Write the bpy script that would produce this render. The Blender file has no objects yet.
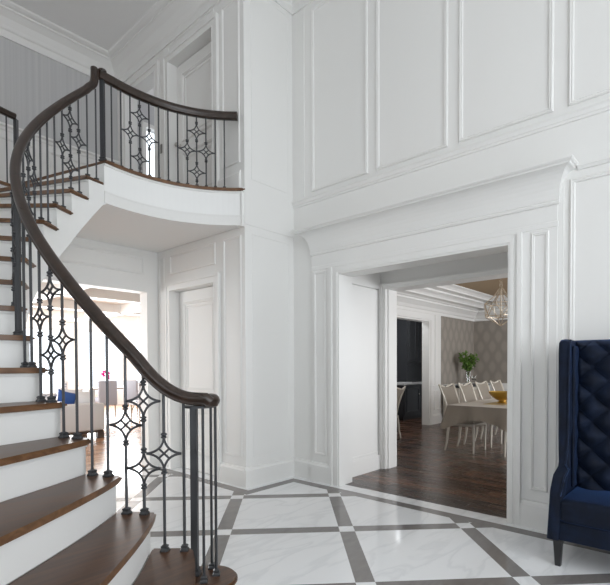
import bpy, bmesh, math, random
from mathutils import Vector, Matrix
random.seed(7)
SC = bpy.context.scene
COL = SC.collection
PI = math.pi

# ------------------------------------------------------------------ camera
cam_d = bpy.data.cameras.new('camera')
cam = bpy.data.objects.new('camera', cam_d)
COL.objects.link(cam)
cam_d.sensor_fit = 'HORIZONTAL'
cam_d.sensor_width = 36.0
cam_d.lens = 462.14 * 36.0 / 610.0
cam_d.shift_x = -(320.6 - 305.0) / 610.0
cam_d.shift_y = (374.17 - 292.5) / 610.0
cam_d.clip_start = 0.05
yaw, pitch, roll = math.radians(41.057), math.radians(1.097), math.radians(-0.181)
F0 = Vector((math.cos(yaw), math.sin(yaw), 0)); R0 = Vector((math.sin(yaw), -math.cos(yaw), 0)); U0 = Vector((0, 0, 1))
Fv = F0 * math.cos(pitch) - U0 * math.sin(pitch); Uv = U0 * math.cos(pitch) + F0 * math.sin(pitch)
Rv = R0 * math.cos(roll) + Uv * math.sin(roll); Uv = Uv * math.cos(roll) - R0 * math.sin(roll)
M = Matrix.Identity(4)
for i in range(3):
    M[i][0] = Rv[i]; M[i][1] = Uv[i]; M[i][2] = -Fv[i]
M[2][3] = 1.355
cam.matrix_world = M
SC.camera = cam

# ------------------------------------------------------------------ world, lights, exposure
SC.view_settings.view_transform = 'Standard'
SC.view_settings.look = 'None'
SC.view_settings.gamma = 1.0
SC.view_settings.exposure = 0.0
SC.view_settings.use_curve_mapping = False
SC.cycles.max_bounces = 10
SC.cycles.diffuse_bounces = 6
SC.cycles.glossy_bounces = 4
SC.cycles.transmission_bounces = 6
SC.cycles.use_denoising = True
SC.cycles.sample_clamp_indirect = 6.0
w = bpy.data.worlds.new('sky'); SC.world = w; w.use_nodes = True
bg = w.node_tree.nodes['Background']
bg.inputs[0].default_value = (0.86, 0.93, 1.0, 1); bg.inputs[1].default_value = 2.2

def area(name, loc, size, power, direction, color=(1, 1, 1)):
    l = bpy.data.lights.new(name, 'AREA'); l.shape = 'RECTANGLE'
    l.size, l.size_y = size; l.energy = power; l.color = color
    o = bpy.data.objects.new(name, l); COL.objects.link(o); o.location = loc
    o.rotation_euler = Vector(direction).to_track_quat('-Z', 'Y').to_euler()
    return o
area('daylight_front_windows', (1.0, -2.85, 2.9), (4.2, 3.8), 110, (0, 1, -.05), (0.95, 0.97, 1.0))
area('daylight_side_windows', (-3.1, 0.5, 1.5), (2.0, 1.7), 12, (1, 0.0, 0), (0.97, 0.98, 1.0))
area('daylight_living_windows', (4.0, 15.6, 1.6), (9.0, 2.4), 680, (0, -1, 0), (0.95, 0.98, 1.0))
area('daylight_living_side_windows', (-3.8, 10.0, 1.5), (6.0, 2.2), 350, (1, 0, 0), (0.95, 0.98, 1.0))
area('daylight_dining_windows', (8.4, -0.9, 1.5), (4.2, 2.0), 165, (0, 1, 0), (0.96, 0.97, 1.0))
area('fill_upper_hall', (-2.9, 5.6, 4.7), (1.4, 1.6), 22, (1, -.1, 0), (0.97, 0.98, 1.0))  # added fill to lift the upper hall ceiling, no window built here
area('daylight_bedroom_window', (5.6, 6.3, 4.8), (0.8, 1.1), 14, (-1, -.1, 0), (0.95, 0.97, 1.0))

# ------------------------------------------------------------------ materials
def mat(name, col, rough=0.5, metal=0.0, spec=0.5, bump=None, coat=0.0):
    m = bpy.data.materials.new(name); m.use_nodes = True
    b = m.node_tree.nodes['Principled BSDF']
    b.inputs['Base Color'].default_value = (*col, 1); b.inputs['Roughness'].default_value = rough
    b.inputs['Metallic'].default_value = metal; b.inputs['Specular IOR Level'].default_value = spec
    b.inputs['Coat Weight'].default_value = coat
    if bump:
        n = nod(m, 'ShaderNodeTexNoise'); n.inputs['Scale'].default_value = bump[0]; n.inputs['Detail'].default_value = 4
        tc = nod(m, 'ShaderNodeTexCoord'); lk(m, tc.outputs['Object'], n.inputs['Vector'])
        bp = nod(m, 'ShaderNodeBump'); bp.inputs['Strength'].default_value = bump[1]; bp.inputs['Distance'].default_value = 0.01
        lk(m, n.outputs['Fac'], bp.inputs['Height']); lk(m, bp.outputs[0], b.inputs['Normal'])
    return m
def nod(m, t, **k):
    n = m.node_tree.nodes.new(t)
    for a, v in k.items(): setattr(n, a, v)
    return n
def lk(m, a, b): m.node_tree.links.new(a, b)
def bsdf(m): return m.node_tree.nodes['Principled BSDF']
def mth(m, op, a, b=None, c=None):
    n = nod(m, 'ShaderNodeMath', operation=op)
    for i, v in enumerate((a, b, c)):
        if v is None: continue
        if isinstance(v, (int, float)): n.inputs[i].default_value = v
        else: lk(m, v, n.inputs[i])
    return n.outputs[0]
def mixc(m, fac, a, b):
    n = nod(m, 'ShaderNodeMix', data_type='RGBA')
    for s, v in ((0, fac), (6, a), (7, b)):
        if isinstance(v, (int, float)): n.inputs[s].default_value = v
        elif isinstance(v, tuple): n.inputs[s].default_value = (*v, 1)
        else: lk(m, v, n.inputs[s])
    return n.outputs[2]
def noise(m, scale, vec=None, detail=4, dist=0.0):
    n = nod(m, 'ShaderNodeTexNoise'); n.inputs['Scale'].default_value = scale
    n.inputs['Detail'].default_value = detail; n.inputs['Distortion'].default_value = dist
    if vec is None:
        tc = nod(m, 'ShaderNodeTexCoord'); vec = tc.outputs['Object']
    lk(m, vec, n.inputs['Vector']); return n.outputs['Fac']
def mapping(m, scale, rot=(0, 0, 0)):
    tc = nod(m, 'ShaderNodeTexCoord'); mp = nod(m, 'ShaderNodeMapping')
    mp.inputs['Scale'].default_value = scale; mp.inputs['Rotation'].default_value = rot
    lk(m, tc.outputs['Object'], mp.inputs['Vector']); return mp.outputs[0]
def smooth(m, v, lo, hi):
    n = nod(m, 'ShaderNodeMapRange'); n.interpolation_type = 'SMOOTHSTEP'
    n.inputs['From Min'].default_value = lo; n.inputs['From Max'].default_value = hi
    lk(m, v, n.inputs['Value']); return n.outputs[0]

PAINT = mat('white_paint', (0.795, 0.79, 0.77), 0.38, spec=0.4)
WALLP = mat('white_wall_paint', (0.86, 0.86, 0.845), 0.55, spec=0.3)
CEIL = mat('ceiling_paint', (0.89, 0.89, 0.88), 0.8, spec=0.2)
TAN = mat('tan_ceiling', (0.36, 0.26, 0.16), 0.7)
IRON = mat('dark_iron', (0.075, 0.077, 0.082), 0.42, metal=0.55, bump=(90, 0.15))
CHROME = mat('nickel', (0.55, 0.53, 0.5), 0.3, metal=1.0)
VEL = mat('navy_velvet', (0.006, 0.017, 0.055), 0.75, spec=0.25, bump=(160, 0.25))
b = bsdf(VEL); b.inputs['Sheen Weight'].default_value = 0.6; b.inputs['Sheen Roughness'].default_value = 0.38
b.inputs['Sheen Tint'].default_value = (0.06, 0.14, 0.38, 1)
lk(VEL, mixc(VEL, smooth(VEL, noise(VEL, 9, detail=3), .35, .7), (0.002, 0.005, 0.014), (0.004, 0.010, 0.028)), b.inputs['Base Color'])
VELP = VEL.copy(); VELP.name = 'navy_velvet_piping'; bsdf(VELP).inputs['Sheen Weight'].default_value = 1.0; bsdf(VELP).inputs['Sheen Tint'].default_value = (0.12, 0.24, 0.55, 1)
LEGM = mat('ebonised_wood', (0.018, 0.017, 0.018), 0.35)
CREAM = mat('champagne_lacquer', (0.58, 0.54, 0.47), 0.35, metal=0.25)
UPH = mat('taupe_upholstery', (0.42, 0.375, 0.32), 0.9, bump=(200, 0.2))
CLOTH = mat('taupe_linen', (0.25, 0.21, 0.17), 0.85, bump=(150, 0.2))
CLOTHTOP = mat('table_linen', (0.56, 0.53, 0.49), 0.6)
GOLD = mat('hammered_gold', (0.55, 0.36, 0.09), 0.33, metal=0.9, bump=(25, 0.3))
RUNNER = mat('gold_runner', (0.45, 0.34, 0.17), 0.6, metal=0.3)
SILVER = mat('champagne_silver', (0.55, 0.47, 0.37), 0.35, metal=0.8)
LEAF = mat('green_leaf', (0.10, 0.19, 0.03), 0.5)
STEM = mat('green_stem', (0.06, 0.10, 0.02), 0.6)
BLACKW = mat('charcoal_cabinet', (0.035, 0.037, 0.042), 0.4)
GREYW = mat('grey_pantry_wall', (0.22, 0.23, 0.24), 0.7)
CTOP = mat('pale_marble_top', (0.62, 0.62, 0.62), 0.2)
SOFA = mat('pale_grey_linen', (0.62, 0.62, 0.62), 0.9, bump=(220, 0.2))
WHITEF = mat('white_fabric', (0.72, 0.72, 0.73), 0.9, bump=(60, 0.3))
BLUEF = mat('blue_fabric', (0.03, 0.09, 0.30), 0.85)
BROWNF = mat('brown_fur', (0.22, 0.13, 0.08), 0.95, bump=(90, 0.6))
GREYF = mat('grey_chair_fabric', (0.42, 0.43, 0.48), 0.9)
PINK = mat('pink_petal', (0.75, 0.03, 0.30), 0.6)
WHITEGL = mat('white_ceramic', (0.8, 0.8, 0.8), 0.2)
PALEW = mat('pale_oak', (0.48, 0.40, 0.32), 0.5)
DARKW = mat('dark_stained_wood', (0.05, 0.03, 0.022), 0.4)
BULB = mat('candle_sleeve', (0.75, 0.7, 0.6), 0.5)
GLASS = mat('clear_glass', (0.95, 0.97, 0.97), 0.03)
bsdf(GLASS).inputs['Transmission Weight'].default_value = 1.0
GLASS.node_tree.nodes['Principled BSDF'].inputs['IOR'].default_value = 1.45
PANE = bpy.data.materials.new('window_pane'); PANE.use_nodes = True
_n = PANE.node_tree; _n.nodes.remove(_n.nodes['Principled BSDF'])
_t = _n.nodes.new('ShaderNodeBsdfTransparent'); _g = _n.nodes.new('ShaderNodeBsdfGlossy'); _g.inputs['Roughness'].default_value = 0.02
_m = _n.nodes.new('ShaderNodeMixShader'); _m.inputs[0].default_value = 0.06
_n.links.new(_t.outputs[0], _m.inputs[1]); _n.links.new(_g.outputs[0], _m.inputs[2]); _n.links.new(_m.outputs[0], _n.nodes['Material Output'].inputs[0])

PATF = mat('patterned_fabric', (0.5, 0.5, 0.5), 0.9)
v = mapping(PATF, (1, 1, 1)); vo = nod(PATF, 'ShaderNodeTexVoronoi'); vo.inputs['Scale'].default_value = 14; lk(PATF, v, vo.inputs['Vector'])
lk(PATF, mixc(PATF, smooth(PATF, vo.outputs['Distance'], .30, .42), (0.25, 0.27, 0.33), (0.66, 0.66, 0.68)), bsdf(PATF).inputs['Base Color'])

def wood(name, dark, light, rough, axis='Y', scale=1.0, attr=False, coat=0.0):
    m = mat(name, dark, rough, coat=coat)
    sc = {'X': (1.2, 14, 14), 'Y': (14, 1.2, 14)}[axis]
    vec = mapping(m, tuple(s * scale for s in sc))
    f = noise(m, 2.2, vec, 6, 1.2)
    f2 = smooth(m, f, 0.3, 0.72)
    c = mixc(m, f2, dark, light)
    if attr:
        a = nod(m, 'ShaderNodeAttribute', attribute_name='plank')
        hs = nod(m, 'ShaderNodeHueSaturation')
        lk(m, c, hs.inputs['Color']); lk(m, mth(m, 'MULTIPLY_ADD', a.outputs['Fac'], 1.1, 0.45), hs.inputs['Value'])
        c = hs.outputs[0]
    lk(m, c, bsdf(m).inputs['Base Color'])
    lk(m, mth(m, 'MULTIPLY_ADD', f, 0.18, rough - .08), bsdf(m).inputs['Roughness'])
    return m
TREADW = wood('walnut_tread', (0.050, 0.023, 0.012), (0.115, 0.056, 0.030), 0.34, 'X', 0.8)
EDGEW = wood('walnut_floor_lit_edge', (0.10, 0.046, 0.019), (0.19, 0.094, 0.042), 0.36, 'X', 0.8)  # lighter walnut: upper floors, and painted light on the tread edges
RAILW = wood('dark_walnut_rail', (0.022, 0.013, 0.009), (0.040, 0.024, 0.017), 0.30, 'Y', 0.6)
FLOORW = wood('walnut_floor', (0.032, 0.016, 0.010), (0.12, 0.056, 0.031), 0.26, 'Y', 0.6, True)
FLOORL = wood('oak_floor', (0.30, 0.17, 0.10), (0.46, 0.28, 0.18), 0.22, 'X', 0.6, True)

# marble floor: white field, grey strips on a diagonal grid with white inserts, grey border
MARB = mat('marble_floor', (0.7, 0.7, 0.7), 0.1)
geo = nod(MARB, 'ShaderNodeNewGeometry'); sep = nod(MARB, 'ShaderNodeSeparateXYZ'); lk(MARB, geo.outputs['Position'], sep.inputs[0])
X_, Y_ = sep.outputs[0], sep.outputs[1]
PITCH, GX, GY = 1.0068, 3.0062, 2.3392
dx = mth(MARB, 'SUBTRACT', X_, GX); dy = mth(MARB, 'SUBTRACT', Y_, GY)
s = math.sqrt(.5) / PITCH
u_ = mth(MARB, 'MULTIPLY', mth(MARB, 'SUBTRACT', dx, dy), s); v_ = mth(MARB, 'MULTIPLY', mth(MARB, 'ADD', dx, dy), s)
def strip(q):
    fr = mth(MARB, 'FRACT', mth(MARB, 'ADD', q, 20.5)); d = mth(MARB, 'ABSOLUTE', mth(MARB, 'SUBTRACT', fr, 0.5))
    return mth(MARB, 'LESS_THAN', d, 0.062 / PITCH)
su, sv = strip(u_), strip(v_)
grid = mth(MARB, 'SUBTRACT', mth(MARB, 'ADD', su, sv), mth(MARB, 'MULTIPLY', mth(MARB, 'MULTIPLY', su, sv), 2))
gt = lambda a, b_: mth(MARB, 'GREATER_THAN', a, b_)
BX, BY, CX, BW = 3.945, 3.875, 3.245, 0.122
# outside(border outer edge): X>BX or (Y>BY and X>CX)
out1 = mth(MARB, 'MAXIMUM', gt(X_, BX), mth(MARB, 'MULTIPLY', gt(Y_, BY), gt(X_, CX)))
in1 = mth(MARB, 'MAXIMUM', gt(X_, BX - BW), mth(MARB, 'MULTIPLY', gt(Y_, BY - BW), gt(X_, CX - BW)))
out1 = mth(MARB, 'MAXIMUM', out1, gt(Y_, 5.72)); in1 = mth(MARB, 'MAXIMUM', in1, gt(Y_, 5.72 - BW))
border = mth(MARB, 'SUBTRACT', in1, out1)
grey = mth(MARB, 'MAXIMUM', border, mth(MARB, 'MULTIPLY', grid, mth(MARB, 'SUBTRACT', 1, in1)))
mv = mapping(MARB, (.7, 2.4, 1), (0, 0, .5))
vein = noise(MARB, 1.5, mv, 9, .55)
veinr = smooth(MARB, mth(MARB, 'ABSOLUTE', mth(MARB, 'SUBTRACT', vein, 0.5)), 0.0, 0.05)
cloud = noise(MARB, 1.1, mv, 3, .4)
wht = mixc(MARB, veinr, (0.74, 0.75, 0.76), mixc(MARB, cloud, (0.79, 0.80, 0.81), (0.85, 0.855, 0.86)))
gry = mixc(MARB, noise(MARB, 6, mv, 6, 1.0), (0.14, 0.13, 0.125), (0.235, 0.22, 0.21))
lk(MARB, mixc(MARB, grey, wht, gry), bsdf(MARB).inputs['Base Color'])
bsdf(MARB).inputs['Roughness'].default_value = 0.09

# upstairs wallpaper: fine vertical stripes
STRIPE = mat('striped_wallpaper', (0.4, 0.4, 0.42), 0.7)
vs = mapping(STRIPE, (1, 0, 0)); ns = noise(STRIPE, 26, vs, 3); ns2 = noise(STRIPE, 5, vs, 1)
lk(STRIPE, mixc(STRIPE, smooth(STRIPE, ns, .35, .65), (0.50, 0.50, 0.50), mixc(STRIPE, smooth(STRIPE, ns2, .4, .6), (0.54, 0.54, 0.54), (0.56, 0.555, 0.55))), bsdf(STRIPE).inputs['Base Color'])
# dining wallpaper: taupe diamond lattice
def lattice(name, ax):
    m = mat(name, (.3, .28, .25), 0.6)
    g = nod(m, 'ShaderNodeNewGeometry'); sp = nod(m, 'ShaderNodeSeparateXYZ'); lk(m, g.outputs['Position'], sp.inputs[0])
    a = mth(m, 'MULTIPLY', sp.outputs[ax], PI / 0.155); c = mth(m, 'MULTIPLY', sp.outputs[2], PI / 0.26)
    q = mth(m, 'ADD', mth(m, 'COSINE', a), mth(m, 'COSINE', c))
    f = smooth(m, mth(m, 'ABSOLUTE', q), 0.1, 1.7)
    lk(m, mixc(m, f, (0.27, 0.245, 0.215), (0.335, 0.30, 0.26)), bsdf(m).inputs['Base Color'])
    return m
LATX, LATY = lattice('lattice_wallpaper_x', 0), lattice('lattice_wallpaper_y', 1)

# ------------------------------------------------------------------ mesh helpers
class MB:
    def __init__(self): self.bm = bmesh.new()
    def box(self, x0, x1, y0, y1, z0, z1, bev=0.0):
        vs = [self.bm.verts.new((x, y, z)) for z in (z0, z1) for y in (y0, y1) for x in (x0, x1)]
        fs = []
        for q in ((0, 2, 3, 1), (4, 5, 7, 6), (0, 1, 5, 4), (2, 6, 7, 3), (0, 4, 6, 2), (1, 3, 7, 5)):
            fs.append(self.bm.faces.new([vs[i] for i in q]))
        if bev:
            es = list({e for f_ in fs for e in f_.edges})
            bmesh.ops.bevel(self.bm, geom=es, offset=bev, segments=3, profile=0.5, affect='EDGES')
        return self
    def poly(self, pts): self.bm.faces.new([self.bm.verts.new(p) for p in pts]); return self
    def prism(self, pts, z0, z1):
        a = [self.bm.verts.new((p[0], p[1], z0)) for p in pts]; b_ = [self.bm.verts.new((p[0], p[1], z1)) for p in pts]
        n = len(pts); self.bm.faces.new(a[::-1]); self.bm.faces.new(b_)
        for i in range(n): self.bm.faces.new((a[i], a[(i + 1) % n], b_[(i + 1) % n], b_[i]))
        return self
    def loft(self, rings, closed=True, caps=True, loop=False):
        R = [[self.bm.verts.new(p) for p in r] for r in rings]; n = len(R[0])
        pairs = list(zip(R, R[1:])) + ([(R[-1], R[0])] if loop else [])
        for a, b_ in pairs:
            for i in range(n if closed else n - 1):
                j = (i + 1) % n
                self.bm.faces.new((a[i], a[j], b_[j], b_[i]))
        if caps and closed and not loop:
            self.bm.faces.new(R[0][::-1]); self.bm.faces.new(R[-1])
        return self
    def tube(self, pts, r, n=8, radii=None):
        pts = [Vector(p) for p in pts]; rings = []
        ref = None
        for i, p in enumerate(pts):
            t = (pts[min(i + 1, len(pts) - 1)] - pts[max(i - 1, 0)]).normalized()
            if ref is None: ref = Vector((0, 0, 1)) if abs(t.z) < .9 else Vector((1, 0, 0))
            a = t.cross(ref).normalized(); b_ = t.cross(a).normalized(); ref = -b_ if False else b_.cross(t).cross(t) * 0 + ref
            rr = radii[i] if radii else r
            rings.append([p + a * math.cos(2 * PI * k / n + PI / n) * rr + b_ * math.sin(2 * PI * k / n + PI / n) * rr for k in range(n)])
        return self.loft(rings)
    def lathe(self, prof, c=(0, 0, 0), n=24, cap=True):
        rings = [[(c[0] + r * math.cos(2 * PI * k / n), c[1] + r * math.sin(2 * PI * k / n), c[2] + z) for k in range(n)] for r, z in prof]
        return self.loft(rings, caps=cap)
    def ico(self, c, r, sub=2, scale=(1, 1, 1), noise_=0):
        g = bmesh.ops.create_icosphere(self.bm, subdivisions=sub, radius=r)
        for v_ in g['verts']:
            k = 1 + (random.random() - .5) * noise_
            v_.co = Vector((v_.co.x * scale[0] * k + c[0], v_.co.y * scale[1] * k + c[1], v_.co.z * scale[2] * k + c[2]))
        return self
    def build(self, name, m, parent=None, smooth_=False, angle=None, mods=None):
        bmesh.ops.recalc_face_normals(self.bm, faces=self.bm.faces)
        me = bpy.data.meshes.new(name); self.bm.to_mesh(me); self.bm.free()
        me.materials.append(m)
        if smooth_:
            for p in me.polygons: p.use_smooth = True
            if angle: me.set_sharp_from_angle(angle=math.radians(angle))
        o = bpy.data.objects.new(name, me); COL.objects.link(o)
        if parent: o.parent = parent
        return o
def struct(o, label=None):
    o['kind'] = 'structure'
    if label: o['label'] = label
    return o
def tag(o, label, cat, group=None, kind=None):
    o['label'] = label; o['category'] = cat
    if group: o['group'] = group
    if kind: o['kind'] = kind
    return o
def thing(name, label, cat, loc=(0, 0, 0), rz=0.0, group=None):
    o = bpy.data.objects.new(name, None); COL.objects.link(o); o.location = loc; o.rotation_euler = (0, 0, rz)
    return tag(o, label, cat, group)
def copy_tree(o, parent=None):
    c = o.copy(); COL.objects.link(c)
    if parent: c.parent = parent
    for ch in list(o.children): copy_tree(ch, c)
    return c

# frame (mitred moulding ring) on a vertical plane; axis 'X' faces -X, axis 'Y' faces -Y
FR = [(0, 0), (.004, .012), (.012, .016), (.020, .010), (.024, .014), (.030, .012), (.034, 0)]
def frame(mb, axis, c, a0, a1, z0, z1, prof=FR, s=1.0, sign=-1):
    rings = []
    for ins, pr in prof:
        ins *= s; q = c + sign * pr * s
        pts = [(a0 + ins, z0 + ins), (a1 - ins, z0 + ins), (a1 - ins, z1 - ins), (a0 + ins, z1 - ins)]
        rings.append([(q, a, z) if axis == 'X' else (a, q, z) for a, z in pts])
    R = [[mb.bm.verts.new(p) for p in r] for r in rings]
    for r1, r2 in zip(R, R[1:]):
        for i in range(4):
            j = (i + 1) % 4; mb.bm.faces.new((r1[i], r1[j], r2[j], r2[i]))
    return mb
# straight moulding extruded along an axis; profile of (proud, z)
def run(mb, axis, c, a0, a1, prof, sign=-1):
    rings = []
    for a in (a0, a1):
        rings.append([((c + sign * p, a, z) if axis == 'X' else (a, c + sign * p, z)) for p, z in prof])
    return mb.loft(rings)
BASEP = [(0, 0), (.03, 0), (.03, .188), (.018, .205), (.014, .222), (0, .226)]
def crown(zc):   # crown moulding hung from a ceiling at height zc
    return [(0, zc - .34), (.018, zc - .34), (.018, zc - .25), (.035, zc - .235), (.05, zc - .20), (.09, zc - .13), (.15, zc - .075),
            (.17, zc - .065), (.17, zc - .045), (.20, zc - .035), (.23, zc - .015), (.24, zc), (0, zc)]

trim_n = [0]
def trim(mb, m=None, label=None):
    trim_n[0] += 1
    return struct(mb.build('trim_%d' % trim_n[0], m or PAINT), label)

# ------------------------------------------------------------------ key dimensions
WX = 4.06          # right wall face
CY = 3.97          # column front face
DX = 3.30          # closet-door wall face (column left face)
BYW = 5.80         # wall with the living-room opening
UY = 6.915         # striped wall upstairs
FZ = 3.285         # upper floor
CZ = 2.885         # ceiling under the upper floor
TOPZ = 5.86        # foyer ceiling
CC = Vector((2.3228, 3.1059, 0))
R_STEP = .19245
A0, ASTEP = math.radians(242.584), math.radians(8.0586)
OPL, OPR = 3.228, 1.388      # wide opening jambs (Y)

# ------------------------------------------------------------------ floors
mb = MB()
mb.poly([(-3.2, -3.2, 0), (WX + .06, -3.2, 0), (WX + .06, CY + .2, 0), (DX + .2, CY + .2, 0), (DX + .2, 5.84, 0), (-3.2, 5.84, 0)])
floor = struct(mb.build('floor', MARB), 'glossy white marble floor with a diagonal grid of grey strips')

def plank_floor(name, m, x0, x1, y0, y1, label, border=None):
    bm = bmesh.new(); lay = bm.faces.layers.float.new('plank')
    def quad(a0, a1, b0, b1, z):
        a0, a1 = max(a0, x0), min(a1, x1); b0, b1 = max(b0, y0), min(b1, y1)
        if a1 - a0 < .002 or b1 - b0 < .002: return
        g = .0007
        f = bm.faces.new([bm.verts.new(p) for p in ((a0 + g, b0 + g, z), (a1 - g, b0 + g, z), (a1 - g, b1 - g, z), (a0 + g, b1 - g, z))])
        f[lay] = random.random() ** 1.3
    xs = x0
    if border:
        W = .128; k = 0
        while xs < border - .01:
            y = y0 - random.random() * 1.5
            while y < y1:
                L = 1.1 + random.random() * .9; quad(xs, min(xs + W, border), y, y + L, 0); y += L
            xs += W
    sx0 = x0; x0_ = x0
    if border: x0 = border
    W = .115; n = 6; L = W * n
    for k in range(int((y0 - 6) / W), int((y1 + 2) / W) + n):
        row0 = k * W
        if row0 > y1 + L or row0 + W < y0 - L: continue
        m0 = int((x0 - row0 - 2 * L) / (2 * L)) - 1
        for mm in range(m0, m0 + int((x1 - x0) / (2 * L)) + 5):
            ox = row0 + mm * 2 * L
            quad(ox, ox + L, row0, row0 + W, 0)
            quad(ox + L, ox + L + W, row0 - L + W, row0 + W, 0)
    me = bpy.data.meshes.new(name); bm.to_mesh(me); bm.free(); me.materials.append(m)
    o = bpy.data.objects.new(name, me); COL.objects.link(o)
    return struct(o, label)
plank_floor('floor_dining', FLOORW, WX + .06, 12.0, -1.1, 7.2, 'dark walnut herringbone floor of the dining room', border=5.45)
def board_floor(name, m, x0, x1, y0, y1, label):
    bm = bmesh.new(); lay = bm.faces.layers.float.new('plank'); y = y0; W = .15
    while y < y1:
        x = x0 - random.random() * 1.5
        while x < x1:
            L = 1.4 + random.random(); a, c = max(x, x0), min(x + L, x1)
            if c > a:
                f = bm.faces.new([bm.verts.new(p) for p in ((a, y, 0), (c, y, 0), (c, min(y + W, y1) - .001, 0), (a, min(y + W, y1) - .001, 0))])
                f[lay] = .35 + random.random() * .5
            x += L
        y += W
    me = bpy.data.meshes.new(name); bm.to_mesh(me); bm.free(); me.materials.append(m)
    o = bpy.data.objects.new(name, me); COL.objects.link(o)
    return struct(o, label)
board_floor('floor_living', FLOORL, -4.2, 9.2, 5.84, 16.2, 'glossy oak board floor of the living room')
struct(MB().box(-3.4, 12.4, -3.4, 16.4, -.2, -.012).build('floor_slab', WALLP))

# ------------------------------------------------------------------ right wall (with wide opening)
T = .20
mb = MB()
mb.box(WX, WX + T, -3.2, OPR, 0, TOPZ).box(WX, WX + T, OPL, CY + .03, 0, TOPZ).box(WX, WX + T, OPR, OPL, 2.37, TOPZ)
struct(mb.build('wall_right', PAINT), 'tall white panelled wall with the wide opening to the dining room')
# upper panels
mb = MB()
y = 3.660
for k in range(7):
    frame(mb, 'X', WX, y - .80, y, 3.385, 5.50, s=1.15); y -= .9065
mb.box(WX - .012, WX, 3.775, CY, 3.345, 5.56)
trim(mb, label='raised rectangular panel mouldings on the upper right wall')
RAILP = [(0, 3.255), (.010, 3.258), (.012, 3.275), (.020, 3.283), (.022, 3.312), (.032, 3.325), (.032, 3.342), (0, 3.345)]
mb = MB(); run(mb, 'X', WX, -3.2, CY, RAILP); trim(mb, label='chair-rail style belt moulding across the upper right wall')
# entablature over the opening with mitred returns
PRY0, PRY1 = 1.006, 3.640
prof = [(.030, 2.455), (.036, 2.46), (.036, 2.497), (.030, 2.502), (.030, 2.628), (.044, 2.634), (.048, 2.650), (.042, 2.658)]
for k in range(9):
    t = k / 8 * PI / 2; prof.append((.047 + .118 * (1 - math.cos(t)), 2.665 + .215 * math.sin(t)))
prof += [(.178, 2.882), (.183, 2.894), (.198, 2.899), (.208, 2.910), (.208, 2.923)]
rings = []
for p_, z in prof:
    q = p_ - .03
    rings.append([(WX + .005, PRY1 + q, z), (WX - p_, PRY1 + q, z), (WX - p_, PRY0 - q * .8, z), (WX + .005, PRY0 - q * .8, z)])
mb = MB(); mb.loft(rings, caps=True)
ent = trim(mb, label='deep coved cornice over the wide opening')
# pilasters, casings, plinths
mb = MB()
for (a, b_) in ((OPL + .135, PRY1), (PRY0, OPR - .115)):
    mb.box(WX - .03, WX, a, b_, 0, 2.46)
    frame(mb, 'X', WX - .03, a + .06, b_ - .035 if b_ > 2 else b_ - .07, .315, 2.435, s=.8)
    run(mb, 'X', WX - .03, a - .0, b_ + .0, BASEP)
trim(mb, label='panelled pilasters beside the wide opening')
mb = MB()
for (a, b_, sg) in ((OPL, OPL + .135, 1), (OPR - .115, OPR, -1)):
    mb.box(WX - .042, WX, a, b_, 0, 2.37)
    i0 = a if sg > 0 else b_
    mb.box(WX - .052, WX - .042, *( (i0 + .02, i0 + .05) if sg > 0 else (i0 - .05, i0 - .02)), 0, 2.39)
    mb.box(WX - .062, WX - .042, *( (i0 + .095, i0 + .135) if sg > 0 else (i0 - .115, i0 - .08)), 0, 2.455)
mb.box(WX - .042, WX, OPR - .115, OPL + .135, 2.37, 2.455)
mb.box(WX - .052, WX - .042, OPR - .05, OPL + .05, 2.39, 2.415)
trim(mb, label='white casing around the wide opening')
# wall return left of pilaster and right wall lower zone
mb = MB()
run(mb, 'X', WX, PRY1, CY, BASEP); run(mb, 'X', WX, -3.2, PRY0, BASEP)
struct(mb.build('baseboard_right', PAINT))
mb = MB()
frame(mb, 'X', WX, -.62, .925, .315, 2.815, s=1.2); frame(mb, 'X', WX, -2.6, -.76, .315, 2.79, s=1.2)
run(mb, 'X', WX, -3.2, .87, [(0, 2.868), (.012, 2.87), (.02, 2.888), (.026, 2.893), (.026, 2.902), (0, 2.905)])
mb.box(WX - .018, WX, .965, PRY0, 0.228, 2.80)
trim(mb, label='large wall panels right of the opening')

# passage between foyer and dining room
PX1 = 5.06
mb = MB()
mb.box(WX + T, PX1 + .06, 3.41, 3.60, 0, 2.82)           # left jamb panel wall
mb.box(WX + T, 5.12, 1.02, 1.25, 0, 2.82)          # right
struct(mb.build('wall_passage', PAINT), 'white panelled side of the passage to the dining room')
mb = MB()
mb.box(4.30, 5.02, 3.385, 3.409, .19, 2.325, .004); mb.box(4.262, 5.06, 3.378, 3.409, 2.338, 2.80)
mb.box(4.30, 5.02, 3.377, 3.385, .215, .235)
trim(mb, label='flat white pocket panel lining the passage')
mb = MB(); mb.box(WX + T, PX1, 3.365, 3.41, 0, .185).box(4.33, 5.0, 3.371, 3.38, .185, .2); struct(mb.build('baseboard_passage', PAINT))
struct(MB().box(WX + T, 5.12, 1.0, 3.6, 2.80, 2.95).build('ceiling_passage', CEIL))
D2L = 3.285
mb = MB(); mb.box(5.12, 5.32, -1.2, 1.40, 0, 3.2).box(5.12, 5.32, D2L, 5.2, 0, 3.2).box(5.12, 5.32, 1.40, D2L, 2.335, 3.2)
struct(mb.build('wall_dining_entry', PAINT), 'white cased wall between passage and dining room')
mb = MB()
mb.box(5.06, 5.12, D2L + .012, 3.41, 0, 2.40, .006).box(5.045, 5.06, D2L + .05, 3.40, 0, 2.40).box(5.06, 5.12, 1.3, D2L + .012, 2.335, 2.40)
mb.box(5.05, 5.06, 1.3, 3.40, 2.375, 2.40)
trim(mb, label='casing of the inner dining opening')

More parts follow.
